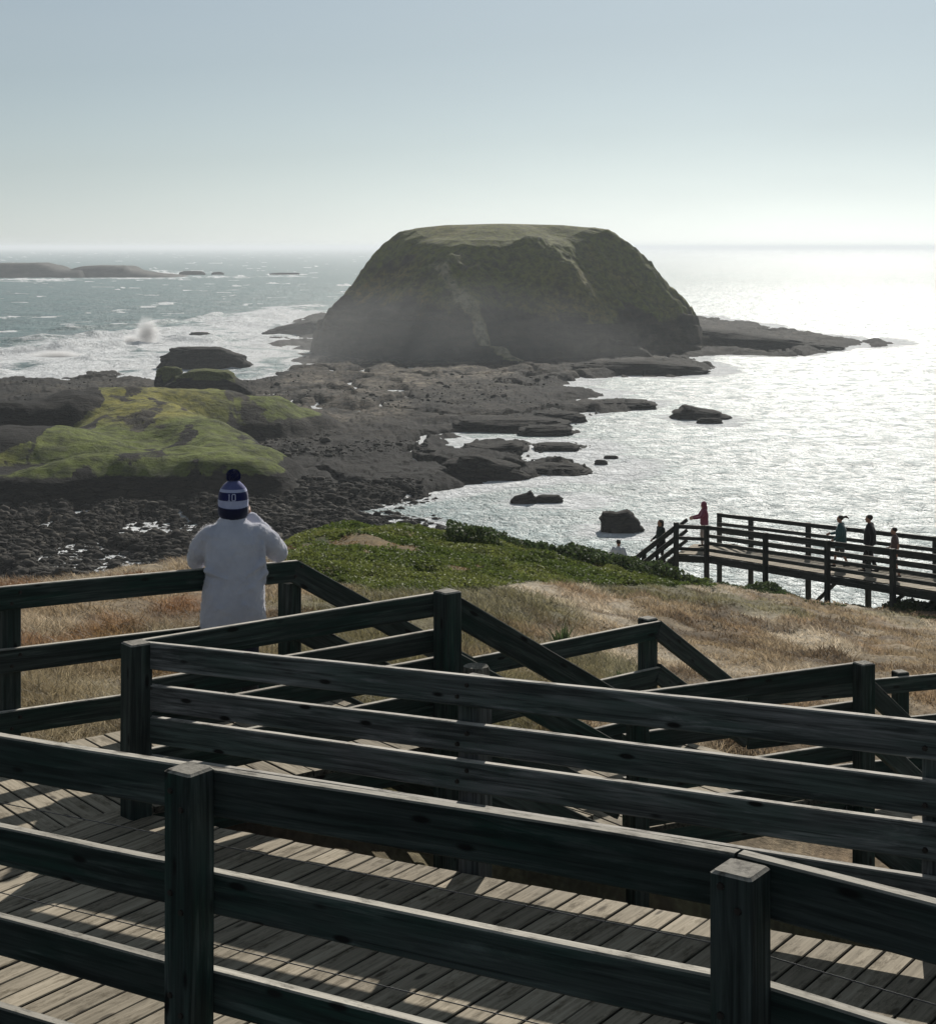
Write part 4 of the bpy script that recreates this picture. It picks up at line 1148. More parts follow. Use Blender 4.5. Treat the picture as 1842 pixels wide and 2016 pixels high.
# ------------------------------------------------------------------ sea
pys = np.concatenate([HZ + np.geomspace(0.3, 60, 116), np.linspace(HZ + 60.8, 1290, 560)])
pxs = np.concatenate([np.linspace(-4200, -420, 50, endpoint=False), np.linspace(-420, 2250, 640), np.linspace(2280, 6000, 50)])
PXX, PYY = np.meshgrid(pxs, pys)
Ys = (-SEA * F / (PYY - HZ)).ravel(); Xs = (PXX.ravel() - 921) / F * Ys
ns = len(Xs)
near = Ys < 700
sS = np.full(ns, -400.0)
sS[near] = shore_sdf(Xs[near], Ys[near])
ROCKS_XY = [(402, 727, 86), (1224, 1049, 44), (1030, 992, 26), (1080, 990, 29), (1385, 826, 56), (1398, 834, 25), (1183, 915, 13), (392, 662, 20), (182, 731, 22), (376, 541, 25), (560, 541, 60)]
for a, b, w in ROCKS_XY:
    x, y = sp(a, b); s = F / y; w = w / s
    sS = np.maximum(sS, -np.hypot((Xs - x), (Ys - y - w * .5)) + w * 0.9)
PXr, PYr = PXX.ravel(), PYY.ravel()
SURF = to_world([(-420, 690), (0, 690), (120, 668), (250, 655), (380, 640), (470, 615), (560, 606), (640, 600), (640, 690), (600, 745), (300, 762), (-420, 775)])
surf = np.full(ns, -400.0); k = (Ys < 900); surf[k] = sdf(Xs[k], Ys[k], SURF)
nz = fbm(Xs * 0.035, Ys * 0.02, oct=4, seed=101)
lace = 1 - np.abs(fbm(Xs * 0.11, Ys * 0.05, oct=4, seed=102)) * 2.2
foam = smooth01(sS + nz * 9, -10, -0.5) * 0.75
foam = np.maximum(foam, smooth01(surf + nz * 26, -22, 16) * (0.58 + 0.35 * lace))
# lines of surf round the low islands
for a, b, w, hgt in ((60, 551, 150, 6), (260, 548, 150, 3), (330, 538, 110, 6), (420, 545, 110, 4), (300, 533, 60, 3), (560, 544, 80, 3)):
    foam = np.maximum(foam, np.exp(-((PXr - a) / w) ** 2 - ((PYr - b) / hgt) ** 2 * 1.0) * (0.45 + .4 * lace))
# lacy drift foam in the cove and scattered whitecaps
cove = 0.55 * smooth01(PYr, 880, 1010) * (1 - smooth01(PXr, 1300, 1600)) * smooth01(PXr, 650, 800)
foam = np.maximum(foam, cove * smooth01(lace + nz * .4, 0.6, 1.1) * 0.85)
wc = fbm(Xs * 0.07, Ys * 0.035, oct=5, seed=104)
foam = np.maximum(foam, smooth01(wc, 0.30, 0.46) * 0.66 * smooth01(-PXr, -1500, -900))
# breakers rolling in on the left: crest lines (photo px, row), height
BRK = [([(-420, 700), (0, 702), (120, 694), (240, 683)], 1.3), ([(-420, 676), (40, 676), (200, 668), (330, 655)], 1.6), ([(150, 652), (300, 645), (430, 628)], 1.2), ([(-300, 728), (60, 726), (170, 716)], .8), ([(470, 640), (560, 624), (640, 618)], 1.0), ([(300, 668), (400, 676), (500, 660)], .9)]
brk = np.zeros(ns); kb_ = (Ys > 250) & (Ys < 1000) & (PXr < 700)
for lp, hb in BRK:
    w_ = np.array([sp(*p) for p in lp]); xx, yy = Xs[kb_], Ys[kb_] + fbm(Xs[kb_] * .03, Ys[kb_] * .0, oct=3, seed=int(hb * 10)) * 9
    dmin = np.full(xx.shape, 1e9); side_ = np.zeros(xx.shape)
    for (a, b_), (c, d) in zip(w_[:-1], w_[1:]):
        dx, dy = c - a, d - b_; t = np.clip(((xx - a) * dx + (yy - b_) * dy) / (dx * dx + dy * dy), 0, 1)
        r = np.hypot(xx - a - t * dx, yy - b_ - t * dy); q_ = r < dmin
        sg = np.sign((xx - a) * dy - (yy - b_) * dx); side_[q_] = sg[q_]; dmin[q_] = r[q_]
    wdt = np.where(side_ > 0, 2.2, 7.0)
    brk[kb_] = np.maximum(brk[kb_], hb * np.exp(-(dmin / wdt) ** 2) * (0.6 + 0.5 * fbm(xx * .08, yy * .05, oct=2, seed=111)))
foam = np.maximum(foam, smooth01(brk, 0.3, 0.9) * (0.55 + 0.3 * lace))
# real swell on the grid
crest = 1 - np.abs(fbm(Xs * 0.02 + Ys * 0.004, Ys * 0.045, oct=3, seed=106)) * 2
Zs = SEA + (crest * 0.55 + fbm(Xs * .12, Ys * .16, oct=3, seed=107) * 0.28) * (1 - smooth01(Ys, 500, 2500)) * (0.5 + 0.9 * smooth01(-PXr, -1000, -600)) * smooth01(-sS, -2, 25)
Zs = Zs + smooth01(surf, -10, 20) * (smooth01(wc, -0.1, 0.5)) * 1.2 + brk * 1.6
m, n, l, b = newmat('sea_water')
geo = n.new('ShaderNodeNewGeometry')
def wnoise(sx, sy, rot, detail, seed, rough=0.6):
    mp = n.new('ShaderNodeMapping'); mp.inputs['Scale'].default_value = (sx, sy, 1); mp.inputs['Rotation'].default_value = (0, 0, rot); mp.inputs['Location'].default_value = (seed, seed, 0)
    l.new(geo.outputs['Position'], mp.inputs['Vector'])
    return noise(n, l, mp.outputs[0], 1.0, detail, rough, 0.5)
w1 = wnoise(0.045, 0.07, R(14), 4, 3); w2 = wnoise(0.42, 0.26, R(-12), 5, 11, 0.7); w3 = wnoise(1.5, 0.75, R(18), 4, 7, 0.7)
nrm = bump(n, l, w1.outputs[0], None, 1.0, 2.4)
nrm = bump(n, l, w2.outputs[0], None, 1.0, 2.4, nrm)
bump(n, l, w3.outputs[0], b, 1.0, 0.75, nrm)
fo = attr(n, 'foam')
fa = wnoise(0.35, 0.7, R(5), 8, 21, 0.75); fb2 = wnoise(0.07, 0.2, R(5), 7, 31, 0.7)
fm = math2(n, l, 'ADD', fo.outputs['Fac'], math2(n, l, 'MULTIPLY', math2(n, l, 'SUBTRACT', math2(n, l, 'ADD', fa.outputs[0], fb2.outputs[0]), 1.0), 0.95))
fm = maprange(n, l, fm, 0.42, 0.66)
deep = mixc(n, l, maprange(n, l, w1.outputs[0], 0.35, 0.65), (0.010, 0.092, 0.108), (0.024, 0.135, 0.150))
l.new(mixc(n, l, fm, deep, (0.86, 0.88, 0.89)), b.inputs['Base Color'])
rgh = maprange(n, l, w2.outputs[0], 0.38, 0.62, 0.38, 0.62)
sepy = n.new('ShaderNodeSeparateXYZ'); l.new(geo.outputs['Position'], sepy.inputs[0])
rgh = math2(n, l, 'ADD', rgh, maprange(n, l, sepy.outputs[1], 230, 1300, 0.0, 0.13))
rmx = n.new('ShaderNodeMix'); l.new(fm, rmx.inputs[0]); l.new(rgh, rmx.inputs[2]); rmx.inputs[3].default_value = 0.9
l.new(rmx.outputs[0], b.inputs['Roughness'])
b.inputs['IOR'].default_value = 1.33; b.inputs['Specular IOR Level'].default_value = 0.5
M_SEA = m
o = mesh_obj('sea', np.stack([Xs, Ys, Zs], 1), grid_faces(len(pys), len(pxs)), M_SEA, smooth=True, attrs={'foam': np.clip(foam, 0, 1)})
tag(o, kind='structure')

# breaking wave: burst of spray (stuff)
def spray(px, py, rad, n, label, up=1.0):
    x, y = sp(px, py)
    s = F / y; r = rad / s
    u = RNG.normal(size=(n, 3)); u /= np.linalg.norm(u, axis=1)[:, None]; q = RNG.random(n) ** 0.5
    c = np.stack([x + u[:, 0] * q * r * 1.1, y + u[:, 1] * q * r, SEA + np.abs(u[:, 2]) * q * r * 1.5 * up], 1)
    c[:, 0] += fbm(c[:, 0] * .6, c[:, 2] * .6, oct=2, seed=5) * r * .5
    sz = RNG.uniform(.05, .22, n) * (1.1 - 0.6 * q)
    tet = np.array([[1, 1, 1], [1, -1, -1], [-1, 1, -1], [-1, -1, 1]]) * 0.7
    V = (c[:, None] + tet[None] * sz[:, None, None]).reshape(-1, 3)
    f = np.array([[0, 1, 2], [0, 3, 1], [0, 2, 3], [1, 3, 2]])
    o = mesh_obj('sea_spray', V, (f[None] + (np.arange(n) * 4)[:, None, None]).reshape(-1, 3), M_SPRAY)
    tag(o, label, 'spray', kind='stuff')
m, n, l, b = newmat('white_spray'); b.inputs['Base Color'].default_value = (.9, .92, .93, 1); b.inputs['Roughness'].default_value = .8
tr = n.new('ShaderNodeBsdfTranslucent'); tr.inputs['Color'].default_value = (.9, .92, .93, 1); mx = n.new('ShaderNodeMixShader'); mx.inputs[0].default_value = .7
l.new(b.outputs[0], mx.inputs[1]); l.new(tr.outputs[0], mx.inputs[2]); l.new(mx.outputs[0], n['Material Output'].inputs['Surface'])
M_SPRAY = m
m = bpy.data.materials.new('wave_burst'); m.use_nodes = True; n = m.node_tree.nodes; l = m.node_tree.links
n.remove(n['Principled BSDF']); pv = n.new('ShaderNodeVolumePrincipled')
pv.inputs['Color'].default_value = (.98, .98, .99, 1); pv.inputs['Anisotropy'].default_value = 0.45
tc = n.new('ShaderNodeTexCoord'); ln = n.new('ShaderNodeVectorMath'); ln.operation = 'LENGTH'; l.new(tc.outputs['Object'], ln.inputs[0])
nz_ = noise(n, l, tc.outputs['Object'], 2.4, 5, 0.7)
dens = math2(n, l, 'SUBTRACT', math2(n, l, 'ADD', maprange(n, l, ln.outputs['Value'], 0.2, 1.0, 1, 0), nz_.outputs[0]), 0.72)
l.new(math2(n, l, 'MAXIMUM', math2(n, l, 'MULTIPLY', dens, 1.0), 0.0), pv.inputs['Density'])
l.new(pv.outputs[0], n['Material Output'].inputs['Volume']); m.cycles.volume_step_rate = 0.6
M_BURST = m

# ------------------------------------------------------------------ people
def cone_geo(p0, r0, p1, r1, k=14):
    """closed capsule from p0 (radius r0) to p1 (radius r1)"""
    p0 = Vector(p0); p1 = Vector(p1); d = (p1 - p0); L = d.length
    d = d / L if L > 1e-6 else Vector((0, 0, 1))
    a = d.orthogonal().normalized(); b = d.cross(a)
    V = [tuple(p0 - d * r0)]; Fc = []; rings = []
    prof = [(p0, -math.cos(t) * r0, math.sin(t) * r0) for t in (R(30), R(60), R(90))] + [(p1, -math.cos(t) * r1, math.sin(t) * r1) for t in (R(90), R(120), R(150))]
    for c, ax, rr in prof:
        rings.append(len(V))
        for j in range(k):
            t = 2 * math.pi * j / k
            V.append(tuple(c + d * ax + (a * math.cos(t) + b * math.sin(t)) * rr))
    V.append(tuple(p1 + d * r1))
    for j in range(k):
        Fc.append((0, rings[0] + (j + 1) % k, rings[0] + j))
        for i in range(len(rings) - 1):
            Fc.append((rings[i] + j, rings[i] + (j + 1) % k, rings[i + 1] + (j + 1) % k, rings[i + 1] + j))
        Fc.append((rings[-1] + j, rings[-1] + (j + 1) % k, len(V) - 1))
    return V, Fc

def ell_geo(c, r, k=16, rot=None):
    V = []; Fc = []; m_ = 9
    for i in range(m_ + 1):
        t = math.pi * i / m_
        for j in range(k):
            u = 2 * math.pi * j / k
            v = Vector((math.sin(t) * math.cos(u) * r[0], math.sin(t) * math.sin(u) * r[1], math.cos(t) * r[2]))
            if rot: v = rot @ v
            V.append(tuple(Vector(c) + v))
    for i in range(m_):
        for j in range(k):
            Fc.append((i * k + j, (i + 1) * k + j, (i + 1) * k + (j + 1) % k, i * k + (j + 1) % k))
    return V, Fc

def loft_geo(rings, k=28):
    """rings: (cx, cy, cz, rx, ry)"""
    V = []; Fc = []
    for cx, cy, cz, rx, ry in rings:
        for j in range(k):
            t = 2 * math.pi * j / k
            ct, st = math.cos(t), math.sin(t); e = 0.85
            V.append((cx + rx * math.copysign(abs(ct) ** e, ct), cy + ry * math.copysign(abs(st) ** e, st), cz))
    for i in range(len(rings) - 1):
        for j in range(k):
            Fc.append((i * k + j, i * k + (j + 1) % k, (i + 1) * k + (j + 1) % k, (i + 1) * k + j))
    Fc.append(tuple(range(k - 1, -1, -1))); Fc.append(tuple((len(rings) - 1) * k + j for j in range(k)))
    return V, Fc

class Fig:
    """collects closed shapes in the figure's own frame (x right, y forward, z up); build() fuses them into one skin"""
    def __init__(self, O, face): self.O = Vector(O); self.f = Vector(face).normalized(); self.r = Vector((self.f.y, -self.f.x, 0)); self.V = []; self.F = []
    def w(self, p): return self.O + self.r * p[0] + self.f * p[1] + Vector((0, 0, p[2]))
    def add(self, g):
        o = len(self.V); self.V += [tuple(self.w(v)) for v in g[0]]; self.F += [tuple(i + o for i in f) for f in g[1]]; return self
    def chain(self, pts, rad):
        for i in range(len(pts) - 1): self.add(cone_geo(pts[i], rad[i], pts[i + 1], rad[i + 1]))
        return self
    def build(self, name, mat, root, voxel=0.01, smooth=4):
        o = mesh_obj(name, self.V, self.F, mat, root, smooth=True)
        if voxel:
            md = o.modifiers.new('fuse', 'REMESH'); md.mode = 'VOXEL'; md.voxel_size = voxel; md.use_smooth_shade = True
            sm = o.modifiers.new('soften', 'SMOOTH'); sm.factor = 0.5; sm.iterations = smooth
        self.V = []; self.F = []
        return o

def hand(fig, wrist, d, pn, sgn=1, curl=0.5, s=1.0):
    """palm leaves the wrist along d, palm faces pn; thumb on the side sgn*(d x pn)"""
    wv = Vector(wrist); d = Vector(d).normalized(); pn = Vector(pn); pn = (pn - d * pn.dot(d)).normalized(); sd_ = d.cross(pn) * sgn
    fig.add(cone_geo(wv - d * .02, .026 * s, wv + d * .02 * s, .028 * s))
    for q in (-1, -.33, .33, 1):
        fig.add(cone_geo(wv + d * .012 * s, .017 * s, wv + d * .082 * s + sd_ * q * .030 * s, .013 * s))
    for q, L in ((1, .075), (.33, .086), (-.33, .080), (-1, .062)):
        b = wv + d * .084 * s + sd_ * q * .030 * s; dd = d; p = b; rr = .0095 * s
        for j, f in enumerate((.45, .32, .25)):
            dd = (dd * math.cos(curl * .9) + pn * math.sin(curl * .9)).normalized()
            p2 = p + dd * L * f * s; fig.add(cone_geo(p, rr, p2, rr * .9, 8)); p = p2; rr *= .92
    b = wv + d * .022 * s + sd_ * .026 * s; t1 = (d * .55 + sd_ * .8 + pn * .2).normalized()
    p = b + t1 * .042 * s; fig.add(cone_geo(b, .014 * s, p, .011 * s, 8))
    t2 = (d * .8 + sd_ * .25 + pn * .45).normalized(); fig.add(cone_geo(p, .011 * s, p + t2 * .034 * s, .009 * s, 8))

def head(fig, c, s=1.0, yaw=0.0):
    c = Vector(c); ro = Matrix.Rotation(yaw, 3, 'Z')
    def q(x, y, z): return c + ro @ Vector((x, y, z)) * s
    fig.add(ell_geo(c + Vector((0, 0, .02 * s)), (.074 * s, .094 * s, .098 * s), rot=ro))
    fig.add(ell_geo(q(0, .024, -.045), (.056 * s, .062 * s, .070 * s), rot=ro))
    fig.add(cone_geo(q(0, .088, .0), .010 * s, q(0, .106, -.030), .014 * s, 8))          # nose
    fig.add(cone_geo(q(-.018, .082, -.062), .008 * s, q(.018, .082, -.062), .008 * s, 8))    # mouth
    fig.add(cone_geo(q(-.04, .078, .018), .012 * s, q(.04, .078, .018), .012 * s, 8))        # brow
    fig.add(cone_geo(q(0, .07, -.095), .020 * s, q(0, .066, -.088), .020 * s, 8))            # chin
    for k in (-1, 1): fig.add(ell_geo(q(k * .076, -.004, -.008), (.010 * s, .020 * s, .032 * s), rot=ro))

M_SKIN = simple('skin', (0.40, 0.22, 0.15), 0.6, 9, (0.34, 0.18, 0.12))
M_HAIRD = simple('dark_hair', (0.02, 0.015, 0.012), 0.6, 40, (0.035, 0.026, 0.02))
def cloth(name, c, c2=None, sheen=0.2): return simple(name, c, 0.95, 14, c2, sheen=sheen, spec=0.1, bumpd=0.004)

# --- the person in the beanie
fO = W(460, 1411, 278); fO.z = ZL1 + 0.004
FACE = (-0.20, 0.98, 0)
root = empty('person', fO, 'person in a navy and white bobble beanie and pale fleece coat at the left fence', 'person')
fg = Fig(fO, FACE)
HC = Vector((0, .06, 1.520))
# body (skin)
fg.add(loft_geo([(0, 0, .84, .155, .11), (0, .0, .92, .17, .12), (0, .01, 1.04, .15, .105), (0, .02, 1.18, .165, .11), (0, .02, 1.28, .15, .095), (0, .03, 1.34, .075, .07), (0, .035, 1.42, .055, .058)]))
fg.chain([(0, .035, 1.34), (0, .045, 1.44)], [.056, .052])
head(fg, HC)
for k in (-1, 1):
    fg.chain([(k * .09, 0, .88), (k * .10, .03, .48), (k * .11, -.01, .09)], [.085, .055, .038])
    fg.add(cone_geo((k * .11, -.03, .05), .035, (k * .13, .13, .035), .028))
RE, LE = (.312, .13, 1.135), (-.245, .20, 1.085)
RH, LH = (.125, .33, 1.375), (.0, .36, 1.365)
fg.chain([(.17, .03, 1.29), RE, RH], [.05, .038, .026]); fg.chain([(-.17, .03, 1.29), LE, LH], [.05, .038, .026])
hand(fg, RH, (-.25, .15, .9), (-.8, .5, .1), sgn=-1, curl=.75); hand(fg, LH, (.15, .1, .9), (.8, .4, .1), sgn=1, curl=.75)
fg.build('body', M_SKIN, root, 0.0065, 3)
# coat
m, n, l, b = newmat('pale_fleece')
tc = n.new('ShaderNodeTexCoord'); t1 = noise(n, l, tc.outputs['Object'], 130, 4, 0.7); t2 = noise(n, l, tc.outputs['Object'], 9, 4, 0.6)
l.new(mixc(n, l, maprange(n, l, t2.outputs[0], .35, .65), (.58, .585, .67), (.50, .51, .60)), b.inputs['Base Color'])
b.inputs['Roughness'].default_value = 1; b.inputs['Specular IOR Level'].default_value = .05
b.inputs['Sheen Weight'].default_value = .6; b.inputs['Sheen Roughness'].default_value = .4
x = bump(n, l, t2.outputs[0], None, .6, .03); bump(n, l, t1.outputs[0], b, .8, .006, x)
M_COAT = m
fg.add(loft_geo([(-.005, -.01, .60, 0.226, .150), (-.005, -.01, .62, 0.231, .160), (-.005, -.005, .78, 0.224, .165), (0, 0, .92, 0.217, .162), (.0, .0, 1.02, 0.196, .152), (.0, .005, 1.13, 0.205, .150), (0, .01, 1.24, 0.215, .142), (0, .015, 1.31, 0.195, .125), (0, .02, 1.355, 0.142, .10), (0, .03, 1.385, 0.090, .082), (0, .035, 1.425, 0.074, .075)], 36))
fg.chain([(.165, .01, 1.285), (.255, .06, 1.215), RE, (.245, .235, 1.235), (.15, .31, 1.345)], [.083, .082, .080, .066, .048])
fg.chain([(-.165, .01, 1.285), (-.225, .09, 1.19), LE, (-.16, .275, 1.20), (-.03, .345, 1.335)], [.083, .082, .074, .062, .048])
# folds
for a, bb in (((.20, -.08, 1.10), (.08, -.145, 1.02)), ((.215, -.05, 1.02), (.10, -.150, .93)), ((-.19, -.09, 1.06), (-.06, -.15, 1.0)), ((.20, -.07, 1.22), (.215, -.04, .95)), ((-.10, -.15, .80), (-.12, -.15, .62)), ((.06, -.155, .82), (.07, -.155, .62))):
    fg.chain([a, bb], [.024, .010])
coat = fg.build('coat', M_COAT, root, 0.009, 3)
bpy.context.view_layer.update()
ev = coat.evaluated_get(bpy.context.evaluated_depsgraph_get()); em = ev.to_mesh()
cv = np.empty(len(em.vertices) * 3); em.vertices.foreach_get('co', cv); cv = cv.reshape(-1, 3)
cn = np.empty(len(em.vertices) * 3); em.vertices.foreach_get('normal', cn); cn = cn.reshape(-1, 3)
ev.to_mesh_clear()
ids = RNG.integers(0, len(cv), 26000); hp = cv[ids] + RNG.normal(0, .003, (26000, 3)); hn = cn[ids] + RNG.normal(0, .6, (26000, 3)); hn /= np.linalg.norm(hn, axis=1)[:, None]
hw = np.cross(hn, RNG.normal(size=(26000, 3))); hw /= np.linalg.norm(hw, axis=1)[:, None]; hw *= 0.0014; hl = RNG.uniform(.003, .008, 26000)[:, None]
HV = np.stack([hp - hw, hp + hw, hp + hn * hl], 1).reshape(-1, 3) + np.array(root.location)
m, n, l, b = newmat('fleece_fibres'); b.inputs['Base Color'].default_value = (.62, .63, .68, 1); b.inputs['Roughness'].default_value = 1
tr = n.new('ShaderNodeBsdfTranslucent'); tr.inputs['Color'].default_value = (.62, .61, .62, 1); mx = n.new('ShaderNodeMixShader'); mx.inputs[0].default_value = .55
l.new(b.outputs[0], mx.inputs[1]); l.new(tr.outputs[0], mx.inputs[2]); l.new(mx.outputs[0], n['Material Output'].inputs['Surface'])
fz = mesh_obj('fleece', HV, np.arange(78000).reshape(-1, 3), m, root); fz['kind'] = 'stuff'
tx = bpy.data.textures.new('fleece', 'CLOUDS'); tx.noise_scale = 0.035
dm = coat.modifiers.new('pile', 'DISPLACE'); dm.texture = tx; dm.strength = 0.010; dm.texture_coords = 'LOCAL'
tx2 = bpy.data.textures.new('creases', 'CLOUDS'); tx2.noise_scale = 0.13; tx2.noise_depth = 2
dm2 = coat.modifiers.new('creases', 'DISPLACE'); dm2.texture = tx2; dm2.strength = 0.030; dm2.texture_coords = 'LOCAL'
# trousers and boots
M_NAVY = cloth('navy_trousers', (.010, .014, .026), (.016, .02, .035))
fg.add(loft_geo([(0, 0, .80, .19, .13), (0, 0, .98, .18, .125)]))
for k in (-1, 1): fg.chain([(k * .095, 0, .84), (k * .105, .03, .48), (k * .115, 0, .16)], [.105, .078, .062])
fg.build('trousers', M_NAVY, root, 0.012)
M_BOOT = simple('dark_boots', (.015, .013, .012), .6)
for k in (-1, 1):
    fg.chain([(k * .115, -.01, .20), (k * .115, -.02, .07)], [.060, .055]); fg.add(cone_geo((k * .115, -.03, .048), .046, (k * .14, .15, .042), .038))
    fg.build('boot', M_BOOT, root, 0.012)
# beanie: bands of its own colours
m1 = cloth('navy_knit', (.010, .014, .075), (.015, .020, .10)); m2 = cloth('white_knit', (.44, .47, .64), (.32, .35, .52)); m3 = cloth('greyblue_knit', (.11, .12, .27), (.08, .09, .22))
BZ = [(1.408, .088), (1.415, .100), (1.44, .108), (1.488, .1085), (1.492, .1055), (1.512, .1065), (1.533, .1065), (1.536, .1065), (1.565, .1045), (1.592, .098), (1.594, .097), (1.612, .089), (1.614, .088), (1.640, .068), (1.660, .046), (1.672, .022), (1.675, .002)]
BM = [3, 3, 3, 0, 1, 1, 1, 0, 0, 0, 1, 1, 2, 2, 2, 2]
kk = 48; V = []; Fc = []; mi = []
def bw(z, r, t):
    rib = 1 + 0.012 * math.cos(t * 24)
    sl = (z - 1.41) * -0.10
    return (math.cos(t) * r * rib, .06 + math.sin(t) * r * 1.13 * rib + sl, z - 0.012 * math.sin(t) * -1 * (z < 1.5))
for z, r in BZ:
    for j in range(kk): V.append(tuple(fg.w(bw(z, r, 2 * math.pi * j / kk))))
for i in range(len(BZ) - 1):
    for j in range(kk):
        Fc.append((i * kk + j, i * kk + (j + 1) % kk, (i + 1) * kk + (j + 1) % kk, (i + 1) * kk + j)); mi.append(BM[i])
bn = mesh_obj('beanie', V, Fc, None, root, smooth=True, mats=[m1, m2, m3, cloth('dark_navy_brim', (.006, .008, .028), (.009, .012, .04))], midx=mi)
# white flashes down the crown
# number 10 on the back of the navy band
def band(t, z, off=.0025):
    r = np.interp(z, [a for a, c in BZ], [c for a, c in BZ]) + off
    return fg.w(bw(z, r, t))
V = []; Fc = []
def stroke(x0, z0, x1, z1, wd_):
    tc_ = -math.pi / 2 - 0.15
    o = len(V); n_ = 5
    dx, dz = x1 - x0, z1 - z0; L = math.hypot(dx, dz); nx, nz_ = -dz / L * wd_ / 2, dx / L * wd_ / 2
    for i in range(n_ + 1):
        f = i / n_
        for s_ in (-1, 1):
            X_, Z_ = x0 + dx * f + nx * s_, z0 + dz * f + nz_ * s_
            V.append(tuple(band(tc_ + X_ / .105, Z_, .0025))); V.append(tuple(band(tc_ + X_ / .105, Z_, .006)))
    for i in range(n_):
        a = o + i * 4; Fc.extend([(a + 1, a + 3, a + 7, a + 5), (a, a + 1, a + 5, a + 4), (a + 2, a + 6, a + 7, a + 3)])
stroke(-.020, 1.540, -.020, 1.586, .007)
stroke(-.020, 1.586, -.027, 1.579, .005); stroke(-.028, 1.5405, -.012, 1.5405, .005)
stroke(.000, 1.543, .000, 1.583, .007); stroke(.022, 1.543, .022, 1.583, .007)
stroke(.000, 1.5850, .022, 1.5850, .006); stroke(.000, 1.541, .022, 1.541, .006)
q = mesh_obj('number_ten', V, Fc, m2, root); q.parent = bn
q.location = bn.location * 0
# pompom
V = []; Fc = []; pc = fg.w((0, .035, 1.700))
for i in range(1400):
    u = Vector((random.gauss(0, 1), random.gauss(0, 1), random.gauss(0, 1))).normalized(); a = u.orthogonal().normalized() * .0022
    L = .050 * random.uniform(.85, 1.08); o = len(V)
    V += [tuple(pc + a), tuple(pc - a), tuple(pc + u * L - a), tuple(pc + u * L + a)]; Fc.append((o, o + 1, o + 2, o + 3))
g = ell_geo(pc, (.043, .043, .043)); o = len(V); V += g[0]; Fc += [tuple(i + o for i in f) for f in g[1]]
q = mesh_obj('pompom', V, Fc, m1, root); q.parent = bn
# hair under the beanie
fg.add(ell_geo((0, .03, 1.455), (.088, .085, .075))); fg.build('hair', M_HAIRD, root, 0.012)
# dark camera held up at the face
bm = bmesh.new(); bmesh.ops.create_cube(bm, size=1); bmesh.ops.scale(bm, vec=(.13, .055, .085), verts=bm.verts); bmesh.ops.bevel(bm, geom=bm.edges[:], offset=.012, segments=3, affect='EDGES')
cr = bmesh.ops.create_cone(bm, cap_ends=True, segments=20, radius1=.033, radius2=.03, depth=.08, matrix=Matrix.Translation((0, .06, -.005)) @ Matrix.Rotation(R(90), 4, 'X'))
me = bpy.data.meshes.new('camera_held'); bm.to_mesh(me); bm.free(); me.materials.append(simple('black_camera_body', (.012, .012, .013), .5))
q = bpy.data.objects.new('handheld_camera', me); COL.objects.link(q); q.location = fg.w((.065, .39, 1.455)); q.rotation_euler = (0, 0, math.atan2(-FACE[0], FACE[1]))
tag(q, 'small black camera held up to the face by the person in the beanie', 'camera')

